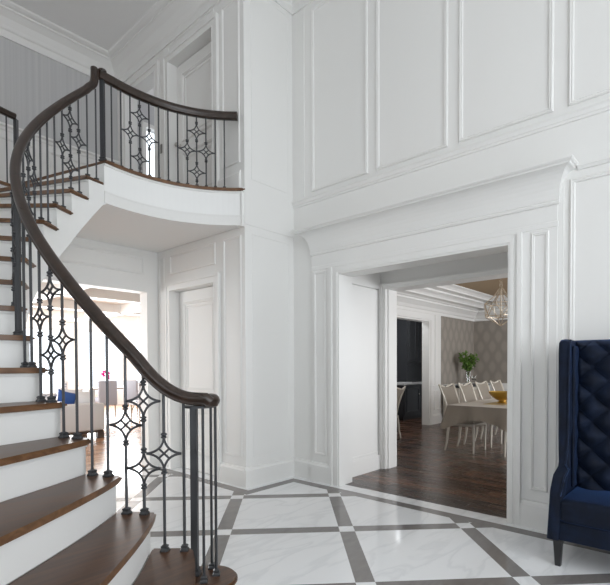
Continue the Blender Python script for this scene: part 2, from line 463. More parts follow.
# ------------------------------------------------------------------ column and closet-door wall
mb = MB()
mb.box(DX, WX + T, CY, CY + .45, 0, TOPZ)
struct(mb.build('wall_column', PAINT), 'white full-height wall corner between stair hall and right wall')
mb = MB()
mb.box(DX - .007, WX, CY - .007, CY, 2.908, 3.305)
frame(mb, 'Y', CY, DX + .10, WX - .085, .325, 2.82, s=.22)
frame(mb, 'Y', CY, DX + .10, WX - .085, 3.42, 5.52, s=.22)
trim(mb, label='faint panel moulding and belt on the corner wall')
mb = MB(); run(mb, 'Y', CY, DX - .03, WX, BASEP); struct(mb.build('baseboard_column', PAINT))
# closet door wall, lower and upper storeys
DY0, DY1, DH = 4.518, 5.470, 2.335
mb = MB()
mb.box(DX, DX + .16, CY + .45, DY0, 0, FZ).box(DX, DX + .16, DY1, BYW + .1, 0, FZ).box(DX, DX + .16, DY0, DY1, DH, FZ)
struct(mb.build('wall_closet', PAINT), 'white panelled wall with a closed panel door')
UH = 5.29; O2, O3 = 5.80, 6.62
mb = MB()
mb.box(DX, DX + .16, CY + .45, DY0, FZ, TOPZ).box(DX, DX + .16, DY1, O2, FZ, TOPZ).box(DX, DX + .16, O3, UY + .2, FZ, TOPZ)
mb.box(DX, DX + .16, DY0, DY1, UH, TOPZ).box(DX, DX + .16, O2, O3, UH + .02, TOPZ)
struct(mb.build('wall_upper_hall', PAINT), 'white panelled upstairs hall wall with two doorways')
CAS = [(0, 0), (0, .012), (.012, .022), (.06, .026), (.075, .034), (.10, .034), (.105, 0)]
def casing(mb, y0, y1, zt, zb):
    w_ = .105
    for (a, b_, sg) in ((y1, y1 + w_, 1), (y0 - w_, y0, -1)):
        mb.box(DX - .024, DX, a, b_, zb, zt + w_)
        oe = (b_ - .035, b_) if sg > 0 else (a, a + .035)
        mb.box(DX - .036, DX - .024, *oe, zb, zt + .07)
        ie = (a, a + .012) if sg > 0 else (b_ - .012, b_)
        mb.box(DX - .030, DX - .024, *ie, zb, zt)
    mb.box(DX - .024, DX, y0, y1, zt, zt + w_)
    mb.box(DX - .036, DX - .024, y0 - w_, y1 + w_, zt + .07, zt + w_)
mb = MB(); casing(mb, DY0, DY1, DH, 0); trim(mb, label='white casing of the closed door')
mb = MB(); casing(mb, DY0, DY1, UH, FZ); casing(mb, O2, O3, UH + .02, FZ); trim(mb, label='white casings of the upstairs doorways')
mb = MB()
frame(mb, 'X', DX, 4.50, 5.49, 2.545, 2.80, s=.8); frame(mb, 'X', DX, 4.03, 4.35, .325, 2.80, s=.8)
frame(mb, 'X', DX, 5.63, 5.76, .325, 2.80, s=.5)
trim(mb, label='panel mouldings around the closed door')
mb = MB(); frame(mb, 'X', DX, 4.04, 4.35, 3.60, 5.42, s=.8); frame(mb, 'X', DX, 4.50, 5.49, 5.42, 5.50, s=.4); trim(mb)
mb = MB(); run(mb, 'X', DX, CY, DY0 - .105, BASEP); run(mb, 'X', DX, DY1 + .105, BYW, BASEP); struct(mb.build('baseboard_closet', PAINT))
mb = MB(); run(mb, 'X', DX, CY + .06, DY0 - .105, [(p_, z + FZ) for p_, z in BASEP]); struct(mb.build('baseboard_upper_hall', PAINT))

def panel_door(name, y0, y1, z0, z1, label, hinge=True):
    xl = DX + .115
    g = MB(); g.box(xl, xl + .045, y0 + .004, y1 - .004, z0 + .006, z1 - .008)
    d = struct(g.build(name, PAINT), label)
    g = MB()
    H = z1 - z0
    frame(g, 'X', xl, y0 + .12, y1 - .12, z0 + .22, z0 + .84, s=1.2); frame(g, 'X', xl, y0 + .12, y1 - .12, z0 + .98, z1 - .14, s=1.2)
    frame(g, 'X', xl, y0 + .19, y1 - .19, z0 + .29, z0 + .77, s=.6); frame(g, 'X', xl, y0 + .19, y1 - .19, z0 + 1.05, z1 - .21, s=.6)
    g.build('door_panel_moulding', PAINT, d)
    g = MB(); yk = y1 - .07 if z0 > 1 else y0 + .07
    g.lathe([(.0, .0), (.028, .002), (.028, .008), (.010, .012), (.010, .04), (.026, .05), (.030, .062), (.024, .074), (.0, .08)], n=16)
    for v_ in g.bm.verts: x, y_, z = v_.co; v_.co = Vector((xl - z, yk + y_, z0 + .95 + x))
    g.build('door_knob', CHROME, d, True)
    return d
panel_door('door_1', DY0, DY1, 0, DH, 'closed white panel door beside the corner wall')
panel_door('door_2', DY0, DY1, FZ, UH, 'closed white panel door on the upper landing')
struct(MB().box(DX - .006, DX, DY1 + .18, DY1 + .25, FZ + .90, FZ + 1.02, .002).build('trim_switch', mat('brushed_plate', (.25, .24, .22), .4, .6)), 'small metal switch plate beside the upstairs door')

# ------------------------------------------------------------------ wall to the living room
mb = MB()
LJ = 3.142
mb.box(LJ, DX + .16, BYW, BYW + .19, 0, CZ).box(-3.2, 1.1, BYW, BYW + .19, 0, CZ).box(1.1, LJ, BYW, BYW + .19, 2.337, CZ)
struct(mb.build('wall_back', PAINT), 'white wall with the wide opening to the living room')
mb = MB(); frame(mb, 'Y', BYW, 1.2, 3.11, 2.565, 2.80, s=.9); run(mb, 'Y', BYW, LJ, DX, BASEP); trim(mb, label='panel above the living-room opening')

# ------------------------------------------------------------------ upper floor slab and ceilings
def dr_(d): return .045 * max(0.0, (75 - d) / 32) ** 1.3 if d < 75 else 0.0
def arc(r, a0, a1, n, z=None):
    if r < 2: return [(CC.x + (r - dr_(a0 + (a1 - a0) * i / n)) * math.cos(math.radians(a0 + (a1 - a0) * i / n)), CC.y + (r - dr_(a0 + (a1 - a0) * i / n)) * math.sin(math.radians(a0 + (a1 - a0) * i / n))) for i in range(n + 1)]
    return [(CC.x + r * math.cos(math.radians(a0 + (a1 - a0) * i / n)), CC.y + r * math.sin(math.radians(a0 + (a1 - a0) * i / n))) for i in range(n + 1)]
RL = 1.335; RO = 2.74; AL = 105.6
edge = arc(RL, 41.5, AL, 24) + arc(RO, AL, 165, 24)
mb = MB()
pts = edge + [(-3.2, CC.y + RO * math.sin(math.radians(165))), (-3.2, UY + .1), (DX, UY + .1)]
# prism with top a wood floor
a = [mb.bm.verts.new((p[0], p[1], CZ)) for p in pts]; b_ = [mb.bm.verts.new((p[0], p[1], FZ - .03)) for p in pts]
n = len(pts)
for i in range(n): mb.bm.faces.new((a[i], a[(i + 1) % n], b_[(i + 1) % n], b_[i]))
mb.bm.faces.new(b_)
f_ = mb.bm.faces.new(a[::-1])
struct(mb.build('ceiling_lower', WALLP), 'white underside and curved edge of the upper landing')
# wood floor top with rounded nosing
mb = MB()
def edge_n(dr): return arc(RL - dr, 41.5 - (.6 if dr > 0 else 0), AL, 24) + arc(RO - dr, AL, 165, 24)
e2 = edge_n(.028)
pts2 = e2 + [(-3.2, e2[-1][1]), (-3.2, UY), (DX, UY)]
mb.prism(pts2, FZ - .03, FZ)
bmesh.ops.bevel(mb.bm, geom=[e for e in mb.bm.edges if abs(e.verts[0].co.z - e.verts[1].co.z) < 1e-5], offset=.009, segments=2, affect='EDGES')
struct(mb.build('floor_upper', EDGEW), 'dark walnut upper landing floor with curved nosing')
# fascia mouldings on the landing edge
mb = MB()
for (z0, z1, pr) in ((CZ, CZ + .10, .006), (CZ + .10, CZ + .112, .011), (FZ - .05, FZ - .03, .012)):
    ring = []
    for i in range(31):
        a_ = math.radians(41.5 + (AL - 41.5) * i / 30)
        q_ = dr_(math.degrees(a_)); ring.append([(CC.x + (r - q_) * math.cos(a_), CC.y + (r - q_) * math.sin(a_), z) for r, z in ((RL + .002, z0), (RL - pr, z0), (RL - pr, z1), (RL + .002, z1))])
    mb.loft(ring)
mb.box(DX - .045, DX, CC.y + .86, CY + .09, CZ - .01, FZ + .01)
trim(mb, label='curved fascia moulding under the landing')

# upstairs wall with striped paper, wainscot
mb = MB(); mb.box(-3.3, DX, UY, UY + .15, FZ, TOPZ); struct(mb.build('wall_striped', STRIPE), 'upstairs wall in grey striped wallpaper')
mb = MB(); mb.box(-3.2, DX, UY - .02, UY, FZ, 4.36)
run(mb, 'Y', UY - .02, -3.2, DX, [(0, 4.34), (.012, 4.35), (.02, 4.38), (.04, 4.395), (.04, 4.42), (0, 4.425)])
run(mb, 'Y', UY - .02, -3.2, DX, [(p_, z + FZ) for p_, z in BASEP])
x = DX - .14
for k in range(6): frame(mb, 'Y', UY - .02, x - .82, x, FZ + .32, 4.26, s=.9); x -= .95
trim(mb, label='white wainscot below the striped wallpaper')
struct(MB().box(-3.4, WX + T, -3.4, UY + .2, TOPZ, TOPZ + .15).build('ceiling', CEIL), 'white foyer ceiling')
mb = MB(); cp = crown(TOPZ)
run(mb, 'Y', UY, -3.2, DX, cp); run(mb, 'X', DX, CY + .02, UY, cp)
trim(mb, label='crown moulding of the upstairs hall')
cpf = [(p_ * .9, z) for p_, z in cp]
mb = MB(); run(mb, 'X', WX, -3.2, CY, [(p_, z + .06 if z < TOPZ - .01 else z) for p_, z in cpf]); run(mb, 'Y', CY, DX, WX, [(p_, z + .06 if z < TOPZ - .01 else z) for p_, z in cpf])
trim(mb, label='crown moulding of the foyer')
# room behind the upstairs doorway
mb = MB()
mb.box(DX + .16, 6.1, UY + .03, UY + .15, FZ, 4.05).box(DX + .16, 6.1, UY + .03, UY + .15, 5.15, TOPZ).box(DX + .16, 3.74, UY + .03, UY + .15, 4.05, 5.15).box(4.6, 6.1, UY + .03, UY + .15, 4.05, 5.15)
mb.box(6.0, 6.1, 5.5, UY + .1, FZ, TOPZ).box(DX + .16, 6.1, 5.45, 5.58, FZ, TOPZ)
struct(mb.build('wall_bedroom', mat('pale_grey_paint', (.55, .55, .56), .7)))
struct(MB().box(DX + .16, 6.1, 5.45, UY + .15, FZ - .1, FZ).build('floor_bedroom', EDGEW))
mb = MB(); run(mb, 'Y', UY + .03, DX + .16, 6.0, crown(TOPZ)); mb.box(DX + .16, 6.1, 5.45, UY + .15, TOPZ - .02, TOPZ); struct(mb.build('ceiling_bedroom', CEIL))
mb = MB()
for (x0, x1, z0, z1) in ((3.70, 3.76, 4.06, 5.2), (4.58, 4.64, 4.06, 5.2), (3.76, 4.58, 5.14, 5.2), (3.66, 4.68, 4.0, 4.06), (4.15, 4.17, 4.06, 5.14)):
    mb.box(x0, x1, UY, UY + .06, z0, z1)
w1 = struct(mb.build('window_1', PAINT), 'bright window seen through the upstairs doorway')
MB().box(3.76, 4.58, UY + .03, UY + .036, 4.06, 5.14).build('glass', PANE, w1)

# ------------------------------------------------------------------ rest of the foyer (behind and beside the camera)
mb = MB()
mb.box(-3.3, -1.1, -3.4, -3.2, 0, TOPZ).box(3.1, WX + T, -3.4, -3.2, 0, TOPZ).box(-1.1, 3.1, -3.4, -3.2, 4.2, TOPZ).box(-1.1, 3.1, -3.4, -3.2, 0, .3)
struct(mb.build('wall_front', PAINT))
mb = MB()
mb.box(-3.4, -3.2, -3.4, -.6, 0, TOPZ).box(-3.4, -3.2, 1.6, UY + .1, 0, TOPZ).box(-3.4, -3.2, -.6, 1.6, 0, .6).box(-3.4, -3.2, -.6, 1.6, 2.4, TOPZ)
struct(mb.build('wall_left', PAINT))

# ------------------------------------------------------------------ dining room shell
DYW, DXW = 4.985, 11.91
mb = MB()
KX0, KX1 = 8.0, 9.42
mb.box(5.32, KX0, DYW, DYW + .17, 0, 3.2).box(KX1, DXW + .2, DYW, DYW + .17, 0, .87).box(KX0, KX1, DYW, DYW + .17, 2.325, 3.2)
mb.box(KX1, 9.97, DYW, DYW + .17, .87, 3.2)
struct(mb.build('wall_dining_left', PAINT), 'white dining wall with the doorway to the pantry')
struct(MB().box(9.97, DXW + .2, DYW, DYW + .17, .87, 3.2).build('wall_dining_paper', LATX), 'taupe lattice wallpaper above the chair rail')
struct(MB().box(DXW, DXW + .2, -1.2, DYW, .87, 3.2).build('wall_dining_far', LATY), 'far dining wall in taupe lattice wallpaper')
mb = MB()
mb.box(KX1 - .0, KX1 + .06, DYW - .012, DYW, 0, 2.36).box(KX1 + .06, KX1 + .14, DYW - .03, DYW, 0, 2.36).box(9.70, 9.97, DYW - .02, DYW, .87, 2.5)
mb.box(KX0 - .14, KX1 + .14, DYW - .03, DYW, 2.36, 2.45).box(KX0 - .14, KX0, DYW - .02, DYW, 0, 2.36)
trim(mb, label='white casing of the pantry doorway')
mb = MB(); mb.box(DXW - .02, DXW, -1.2, DYW, 0, .87).box(DXW - .05, DXW, -1.2, DYW, .85, .885)
mb.box(KX1 + .14, DXW, DYW - .04, DYW, .85, .885); run(mb, 'Y', DYW, KX1 + .14, DXW, BASEP); run(mb, 'X', DXW - .02, -1.2, DYW, BASEP)
x = KX1 + .25
for k in range(3): frame(mb, 'Y', DYW, x, x + .62, .32, .76, s=.9); x += .74
y = DYW - .15
for k in range(6): frame(mb, 'X', DXW - .02, y - .75, y, .32, .76, s=.9); y -= .9
trim(mb, label='white dining wainscot and chair rail')
# layered crown and tray ceiling
DZ = 3.0
dcp = [(0, 2.5), (.02, 2.5), (.02, 2.56), (.04, 2.575), (.07, 2.63), (.15, 2.70), (.17, 2.71), (.17, 2.745), (.21, 2.755), (.23, 2.775), (.40, 2.775), (.41, 2.80), (.44, 2.83), (.50, 2.86), (.52, 2.865), (.52, 2.90),
       (.70, 2.90), (.71, 2.925), (.75, 2.96), (.82, 2.985), (.83, DZ), (0, DZ)]
mb = MB()
run(mb, 'Y', DYW, 5.32, DXW, dcp); run(mb, 'X', DXW, -1.2, DYW, dcp); run(mb, 'X', 5.32, -1.2, DYW, dcp, sign=1); run(mb, 'Y', -1.1, 5.32, DXW, dcp, sign=1)
trim(mb, label='layered white crown moulding of the dining room')
struct(MB().box(5.2, 12.1, -1.3, 5.2, DZ, DZ + .1).build('ceiling_dining', TAN), 'tan painted dining ceiling')
mb = MB(); mb.box(5.32, 6.3, -1.3, -1.1, 0, 3.2).box(10.5, 12.1, -1.3, -1.1, 0, 3.2).box(6.3, 10.5, -1.3, -1.1, 0, .5).box(6.3, 10.5, -1.3, -1.1, 2.5, 3.2)
struct(mb.build('wall_dining_windows', PAINT))
# pantry
mb = MB(); mb.box(7.3, 12.1, 7.1, 7.2, 0, 3.0).box(12.0, 12.1, 5.3, 7.2, 0, 3.0).box(7.3, 7.4, 5.36, 7.2, 0, 3.0).box(10.4, 12.0, 6.6, 7.1, 0, 3)
struct(mb.build('wall_pantry', GREYW), 'grey wall of the pantry')
struct(MB().box(7.3, 12.1, 5.3, 7.2, 2.9, 3.0).build('ceiling_pantry', GREYW))
area('pantry_fill', (9.2, 5.75, 2.86), (1.2, .6), 30, (0, 0, -1), (0.96, 0.98, 1.0))  # unseen light added to brighten the pantry wall and cabinets

# ------------------------------------------------------------------ living room shell
mb = MB()
wy = 16.0
xs = [-4.0]
mb.box(-4.2, 9.2, wy, wy + .2, 0, .45).box(-4.2, 9.2, wy, wy + .2, 2.55, 3.2)
for x in (-4.2, -2.2, -.2, 1.8, 3.8, 5.8, 7.8): mb.box(x, x + .42, wy, wy + .2, .45, 2.55)
struct(mb.build('wall_living_far', PAINT), 'bright far wall of the living room, mostly windows')
k = 2
for x in (-2.2, -.2, 1.8, 3.8, 5.8):
    mb = MB(); x0, x1 = x + .42, x + 2.0
    for (a, c, e, g) in ((x0, x0 + .05, .45, 2.55), (x1 - .05, x1, .45, 2.55), (x0 + .05, x1 - .05, .45, .5), (x0 + .05, x1 - .05, 2.5, 2.55), ((x0 + x1) / 2 - .02, (x0 + x1) / 2 + .02, .5, 2.5)):
        mb.box(a, c, wy + .05, wy + .11, e, g)
    ww = struct(mb.build('window_%d' % k, PAINT), None); k += 1
    MB().box(x0 + .05, x1 - .05, wy + .08, wy + .086, .5, 2.5).build('glass', PANE, ww)
mb = MB(); mb.box(9.0, 9.2, 5.99, 16, 0, 3.2).box(-4.4, -4.2, 5.99, 7, 0, 3.2).box(-4.4, -4.2, 13, 16, 0, 3.2).box(-4.4, -4.2, 7, 13, 2.5, 3.2).box(DX + .16, 9.2, BYW + .02, BYW + .19, 0, 3.2)
struct(mb.build('wall_living_side', PAINT))
mb = MB(); mb.box(-4.4, 9.2, 5.99, 16.2, 3.0, 3.2)
for y in (7.6, 10.0, 12.4, 14.8): mb.box(-4.2, 9.0, y - .12, y + .12, 2.78, 3.0)
for x in (-1.5, 1.0, 3.5, 6.0): mb.box(x - .12, x + .12, 5.99, 16, 2.78, 3.0)
run(mb, 'Y', wy, -4.2, 9.0, crown(3.0))
struct(mb.build('ceiling_living', PAINT), 'coffered white ceiling of the living room')

# ------------------------------------------------------------------ staircase
def nos_angle(n): return A0 - ASTEP * n
FLARE = {1: 3.0, 2: 3.6, 3: 3.6, 4: 3.6, 5: 2.6, 6: .6}
def pol(r, a, z=0.0): return (CC.x + r * math.cos(a), CC.y + r * math.sin(a), z)
def bump_r(a):
    d = math.degrees(a) - 176; return .027 * math.exp(-(d / (23 if d > 0 else 40)) ** 2)
def ang(n, r):      # nosing angle of step n at radius r
    return nos_angle(n) + math.radians(FLARE.get(n, 0)) * (1 - math.exp(-(max(r - 1.345, 0)) / .28))
RT, RR = 1.345, 1.366
def rs_(a):
    d = math.degrees(a); return RR - .030 * max(0, min(1, (122 - d) / 16.5)) ** 1.5      # tread end, riser / string radius
NS = 12
rs = [RT + (RO - RT) * (i / NS) ** 1.3 for i in range(NS + 1)]
stairs = thing('staircase', 'sweeping curved staircase with dark walnut treads and white risers', 'staircase')
def tread(n):
    z1 = R_STEP * n; z0 = z1 - .032; mb = MB()
    dl = .028
    front = [pol(r, ang(n, r)) for r in rs]
    back = [pol(r, ang(n + 1, r) - .0 + .0 - math.radians(1.4) * RT / r) for r in rs]
    back = [pol(r, ang(n + 1, r) - dl * .8 / r) for r in rs]
    if n == 2:   # rounded bull end
        a0 = ang(2, RT)
    pts = front + back[::-1]
    mb.prism([(p[0], p[1]) for p in pts], z0, z1)
    es = [e for e in mb.bm.edges if abs(e.verts[0].co.z - e.verts[1].co.z) < 1e-5]
    bmesh.ops.bevel(mb.bm, geom=es, offset=.011, segments=2, affect='EDGES')
    return lit_edge_mat(mb.build('tread', TREADW, stairs, True, 35))
def lit_edge_mat(o):
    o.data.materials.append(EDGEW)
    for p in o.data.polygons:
        if abs(p.normal.z) < .6: p.material_index = 1  # same wood as the tread; light on the nosing put into the colour
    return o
def riser(n):
    z0 = R_STEP * (n - 1) - (.001 if n > 1 else 0); z1 = R_STEP * n - .030; mb = MB()
    rr = [RR + (RO - RR) * (i / NS) ** 1.3 for i in range(NS + 1)]
    fr = [pol(r, ang(n, r) - .030 / r) for r in rr]; bk = [pol(r, ang(n, r) - .05 / r) for r in rr]
    mb.prism([(p[0], p[1]) for p in fr + bk[::-1]], z0, z1)
    # small cove under the nosing
    f2 = [pol(r, ang(n, r) - .018 / r) for r in rr]
    mb.prism([(p[0], p[1]) for p in f2 + fr[::-1]], z1 - .016, z1)
    return mb.build('riser', PAINT, stairs)
for n in range(2, 17): tread(n); riser(n)
riser(17)
# inner string: face under the treads, closed to the floor low down, curved soffit above
SOF = .50
def soffit(a):      # soffit height at an angle
    nz = R_STEP * (A0 - a) / ASTEP
    z = nz - SOF + .02 + .09 * max(0, min(1, (math.radians(122) - a) / .29))
    return max(0.0, min(z, CZ + .0))
mb = MB()
ins, outs = [], []
for n in range(2, 18):
    a_hi = nos_angle(n) - .030 / RR; a_lo = nos_angle(n + 1) - .030 / RR
    if n == 17: a_lo = math.radians(AL) - .03; 
    ring = []
    seg = 4
    for i in range(seg + 1):
        a_ = a_hi + (a_lo - a_hi) * i / seg
        zt = R_STEP * n - .030; zb = soffit(a_)
        q_ = rs_(a_); ring.append([pol(q_, a_, zb), pol(q_, a_, zt), pol(q_ + .04, a_, zt), pol(q_ + .04, a_, zb)])
    if n < 17: mb.loft(ring)
mb.build('inner_string', PAINT, stairs)
mb = MB(); ring = []
for i in range(61):
    a_ = nos_angle(4.5) + (math.radians(AL - .5) - nos_angle(4.5)) * i / 60
    zb = soffit(a_)
    ring.append([pol(rs_(a_) + .002, a_, zb + .03), pol(rs_(a_) + .002, a_, zb), pol(RO + .04, a_, zb), pol(RO + .04, a_, zb + .03)])
mb.loft(ring); mb.build('soffit', PAINT, stairs, True, 40)
mb = MB(); ring = []
for i in range(61):
    a_ = nos_angle(1.8) + (math.radians(AL) - nos_angle(1.8)) * i / 60
    nz = R_STEP * (A0 - a_) / ASTEP
    ring.append([pol(RO, a_, soffit(a_)), pol(RO, a_, min(nz + .12, FZ - .04)), pol(RO + .04, a_, min(nz + .12, FZ - .04)), pol(RO + .04, a_, soffit(a_))])
mb.loft(ring); mb.build('outer_string', PAINT, stairs)
# curtail (bottom) step, rounded end wrapping the newel cluster
V = (1.485, 2.128)
def curtail(off, z0, z1, name, m, bev):
    mb = MB(); pts = []
    rr = [RT + (RO - RT) * (i / NS) ** 1.3 for i in range(NS + 1)]
    fr = [pol(r, ang(1, r) - off / r) for r in rr if r > 1.5]
    bk = [pol(r, ang(3, r) + 0.03 / r) for r in rr]
    pts += [(p[0], p[1]) for p in bk]
    pts += [(p[0], p[1]) for p in fr[::-1]]
    # round end about V
    R = .168 - off * 1.0
    a_s = math.atan2(fr[0][1] - V[1], fr[0][0] - V[0])
    for i in range(19):
        t = math.radians(-95 + 195 * i / 18)
        pts.append((V[0] + R * math.cos(t), V[1] + R * math.sin(t)))
    mb.prism(pts, z0, z1)
    if bev:
        es = [e for e in mb.bm.edges if abs(e.verts[0].co.z - e.verts[1].co.z) < 1e-5]
        bmesh.ops.bevel(mb.bm, geom=es, offset=.011, segments=2, affect='EDGES')
    return mb.build(name, m, stairs, bev, 35)
lit_edge_mat(curtail(0, R_STEP - .032, R_STEP, 'tread', TREADW, True))
curtail(.03, 0, R_STEP - .030, 'riser', PAINT, False)

# ------------------------------------------------------------------ balustrade
RB = 1.385
bal = thing('balustrade', 'curved dark iron balustrade with walnut handrail up the stairs and landing', 'balustrade', group=None)
def rail_under(a):
    d = math.degrees(a)
    z = 1.520 + (208.1 - d) * .02389
    if d > 214: 
        t = min((d - 214) / 14, 1.0); z = 1.379 - .3345 * (t - t * t / 2) * 1.0
        z = 1.379 - .23 * (2 * t - t * t) * 1.0
    return z
def r_b(a): return RB + bump_r(a)
# handrail sweep
RP = []
def add_prof():
    w_, h_ = .034, .066
    base = [(-.020, 0), (-.026, .006), (-.024, .016), (-.031, .026), (-.034, .038), (-.030, .050), (-.020, .061), (-.006, .066)]
    return base + [(-x, z) for x, z in base[::-1]]
RP = add_prof()
def rail_rings(path, lat, kx=1.0, kz=1.0):
    rings = []
    n = len(path)
    for i, p in enumerate(path):
        p = Vector(p); t = (Vector(path[min(i + 1, n - 1)]) - Vector(path[max(i - 1, 0)])).normalized()
        L = Vector(lat[i]).normalized(); N = t.cross(L).normalized()
        rings.append([p + L * x * kx + N * z * kz for x, z in RP])
    return rings
path, lat = [], []
# volute: spiral about V then up the stairs
a_s = math.radians(229.5)
P0 = Vector(pol(RB, a_s)); Vc = Vector((V[0], V[1], 0)); d0 = P0 - Vc; ph0 = math.atan2(d0.y, d0.x); R0_ = d0.length
zv = 1.136
turns = math.radians(200)
for i in range(46, 0, -1):
    t = i / 46; ph = ph0 + turns * t; r = max(R0_ * (1 - t) ** 1.5, .012)
    path.append((Vc.x + r * math.cos(ph), Vc.y + r * math.sin(ph), zv)); lat.append((math.cos(ph), math.sin(ph), 0))
v_start = len(path)
a_ = 229.5
while a_ > 110.2:
    r = RB + .3 * bump_r(math.radians(a_)); path.append(pol(r, math.radians(a_), rail_under(math.radians(a_)))); lat.append(pol(1, math.radians(a_))[0:2] + (0,))
    lat[-1] = (math.cos(math.radians(a_)), math.sin(math.radians(a_)), 0); a_ -= 1.5
# gooseneck
for (a_, z) in ((109.4, 3.888), (108.4, 3.912), (107.6, 3.936), (107.0, 3.962), (106.6, 3.995), (106.4, 4.03), (106.35, 4.07), (106.35, 4.12)):
    path.append(pol(r_b(math.radians(a_)), math.radians(a_), z)); lat.append((math.cos(math.radians(a_)), math.sin(math.radians(a_)), 0))
mb = MB(); mb.loft(rail_rings(path, lat, .92, 1.0)); 
hr = mb.build('handrail', RAILW, bal, True, 50)
RLB = 1.365
path, lat = [], []
a_ = 106.3
while a_ > 43.8:
    path.append(pol(RLB - dr_(a_) + (RB - RLB) * max(0, (a_ - 100) / 9), math.radians(a_), 4.045)); lat.append((math.cos(math.radians(a_)), math.sin(math.radians(a_)), 0)); a_ -= 1.5
mb = MB(); mb.loft(rail_rings(path, lat, 1.1, 1.3))
lr = mb.build('handrail', RAILW, bal, True, 50)
mb = MB(); cpx = pol(1.375, math.radians(104.6), 0)
mb.lathe([(.0, 4.115), (.036, 4.115), (.04, 4.130), (.034, 4.142), (.016, 4.150), (0, 4.151)], c=(cpx[0], cpx[1], 0), n=20)
mb.build('rail_cap', RAILW, bal, True, 40)
# volute cap and plate
mb = MB(); mb.lathe([(0, zv + .003), (.062, zv + .003), (.074, zv + .012), (.080, zv + .03), (.074, zv + .046), (.055, zv + .056), (.0, zv + .060)], c=(V[0], V[1], 0), n=32)
mb.build('rail_volute', RAILW, bal, True, 40)
mb = MB(); mb.prism([(V[0] - .02 + .09 * math.cos(2 * PI * k / 24), V[1] + .03 + .09 * math.sin(2 * PI * k / 24)) for k in range(24)], zv - .008, zv + .004); mb.build('rail_plate', IRON, bal)

def shoe_mesh(h=.034, w_=.0225):
    mb = MB(); mb.lathe([(w_ * 1.25, 0), (w_ * 1.25, .008), (w_ * 1.0, .012), (w_ * .85, .018), (w_ * 1.02, .022), (w_ * 1.02, .028), (w_ * .45, h)], n=4)
    return mb
def star_mesh():     # concave four-point star with inner lattice, in the local XZ plane
    mb = MB(); W_, H_ = .091, .084
    tips = [(W_, 0), (0, H_), (-W_, 0), (0, -H_)]
    mids = []
    for i in range(4):
        a, b2 = tips[i], tips[(i + 1) % 4]
        cxm = (a[0] + b2[0]) * .5; czm = (a[1] + b2[1]) * .5
        ctrl = (cxm * .22, czm * .22)
        pts = []
        for k in range(9):
            t = k / 8; x = (1 - t) ** 2 * a[0] + 2 * t * (1 - t) * ctrl[0] + t * t * b2[0]; z = (1 - t) ** 2 * a[1] + 2 * t * (1 - t) * ctrl[1] + t * t * b2[1]
            pts.append((x, 0, z))
        mb.tube(pts, .0064, 6); mids.append(pts[4])
    mb.tube([mids[0], mids[2]], .0058, 6); mb.tube([mids[1], mids[3]], .0058, 6)
    for sgn in (1, -1):
        mb.lathe([(.006, H_ - .006), (.0155, H_ - .002), (.0155, H_ + .004), (.010, H_ + .008), (.0165, H_ + .014), (.0165, H_ + .020), (.008, H_ + .026)] if sgn > 0 else
                 [(.008, -H_ - .026), (.0165, -H_ - .020), (.0165, -H_ - .014), (.010, -H_ - .008), (.0155, -H_ - .004), (.0155, -H_ + .002), (.006, -H_ + .006)], n=8)
    return mb
shoe0 = star0 = None
def baluster(x, y, z0, z1, a_, stars=(), thick=.0058, name='baluster', newel=False):
    global shoe0, star0
    cuts = sorted(stars); z = z0
    spans = []
    for s_ in cuts: spans.append((z, s_ - .082)); z = s_ + .082
    spans.append((z, z1))
    ca, sa = math.cos(a_), math.sin(a_)
    o = None
    for (p_, q) in spans:
        mb = MB(); rr = thick * 1.25
        pts = [(-rr, -rr * .35), (-rr, rr * .35), (-rr * .35, rr), (rr * .35, rr), (rr, rr * .35), (rr, -rr * .35), (rr * .35, -rr), (-rr * .35, -rr)]
        if newel: pts = [(-rr, -rr), (-rr, rr), (rr, rr), (rr, -rr)]
        mb.prism([(x + u * ca - v_ * sa, y + u * sa + v_ * ca) for u, v_ in pts], p_, q)
        if o is None: o = mb.build(name, IRON, bal)
        else: mb.build('rod', IRON, o)
    if shoe0 is None:
        s = shoe_mesh().build('shoe', IRON, o); shoe0 = s
    else:
        s = shoe0.copy(); COL.objects.link(s); s.parent = o
    k = 1.5 if newel and thick > .01 else 1.0
    s.location = (x, y, z0); s.rotation_euler = (0, 0, a_ + PI / 4); s.scale = (k, k, 1.3 if newel and thick > .01 else 1)
    for s_ in cuts:
        if star0 is None: st = star_mesh().build('star_ornament', IRON, o, True, 40); star0 = st
        else: st = star0.copy(); COL.objects.link(st); st.parent = o
        st.location = (x, y, s_); st.rotation_euler = (0, 0, a_ - PI / 2)
    return o
idx = 0
for n in range(2, 17):
    for k in (0, 1):
        d = math.degrees(nos_angle(n)) - 2.2 - 4.05 * k
        if n == 2: d += .9 - .2 * k
        if n == 3: d += .3
        a_ = math.radians(d); r = r_b(a_); x, y, _ = pol(r, a_)
        zt = rail_under(a_) + .004
        i = (n - 2) * 2 + k       # n=3,k=0 -> 2
        ph = (i - 2) % 6; st = ()
        if ph == 0: st = (zt - .137, zt - (.49 if n < 7 else .545))
        elif ph == 1: st = (zt - .375,)
        elif ph == 5: st = (zt - .315,)
        if n == 8 and k == 0: baluster(x, y, R_STEP * n, zt, yaw, (), .0075, 'newel_post', True); continue
        baluster(x, y, R_STEP * n, zt, a_, st)
# landing
nx_, ny_, _ = pol(1.378, math.radians(104.6)); baluster(nx_, ny_, FZ, 4.06, yaw, (), .0145, 'newel_post', True)
for k in range(13):
    a_ = math.radians(100.9 - 4.16 * k); x, y, _ = pol(RLB - dr_(math.degrees(a_)), a_); zt = 4.050; ph = (k - 3) % 6; st = ()
    if ph == 0: st = (zt - .17, zt - .60)
    elif ph in (1, 5): st = (zt - .375,)
    if k == 11 + 1: st = ()
    baluster(x, y, FZ, zt, a_, st if k not in (0, 12) else ())
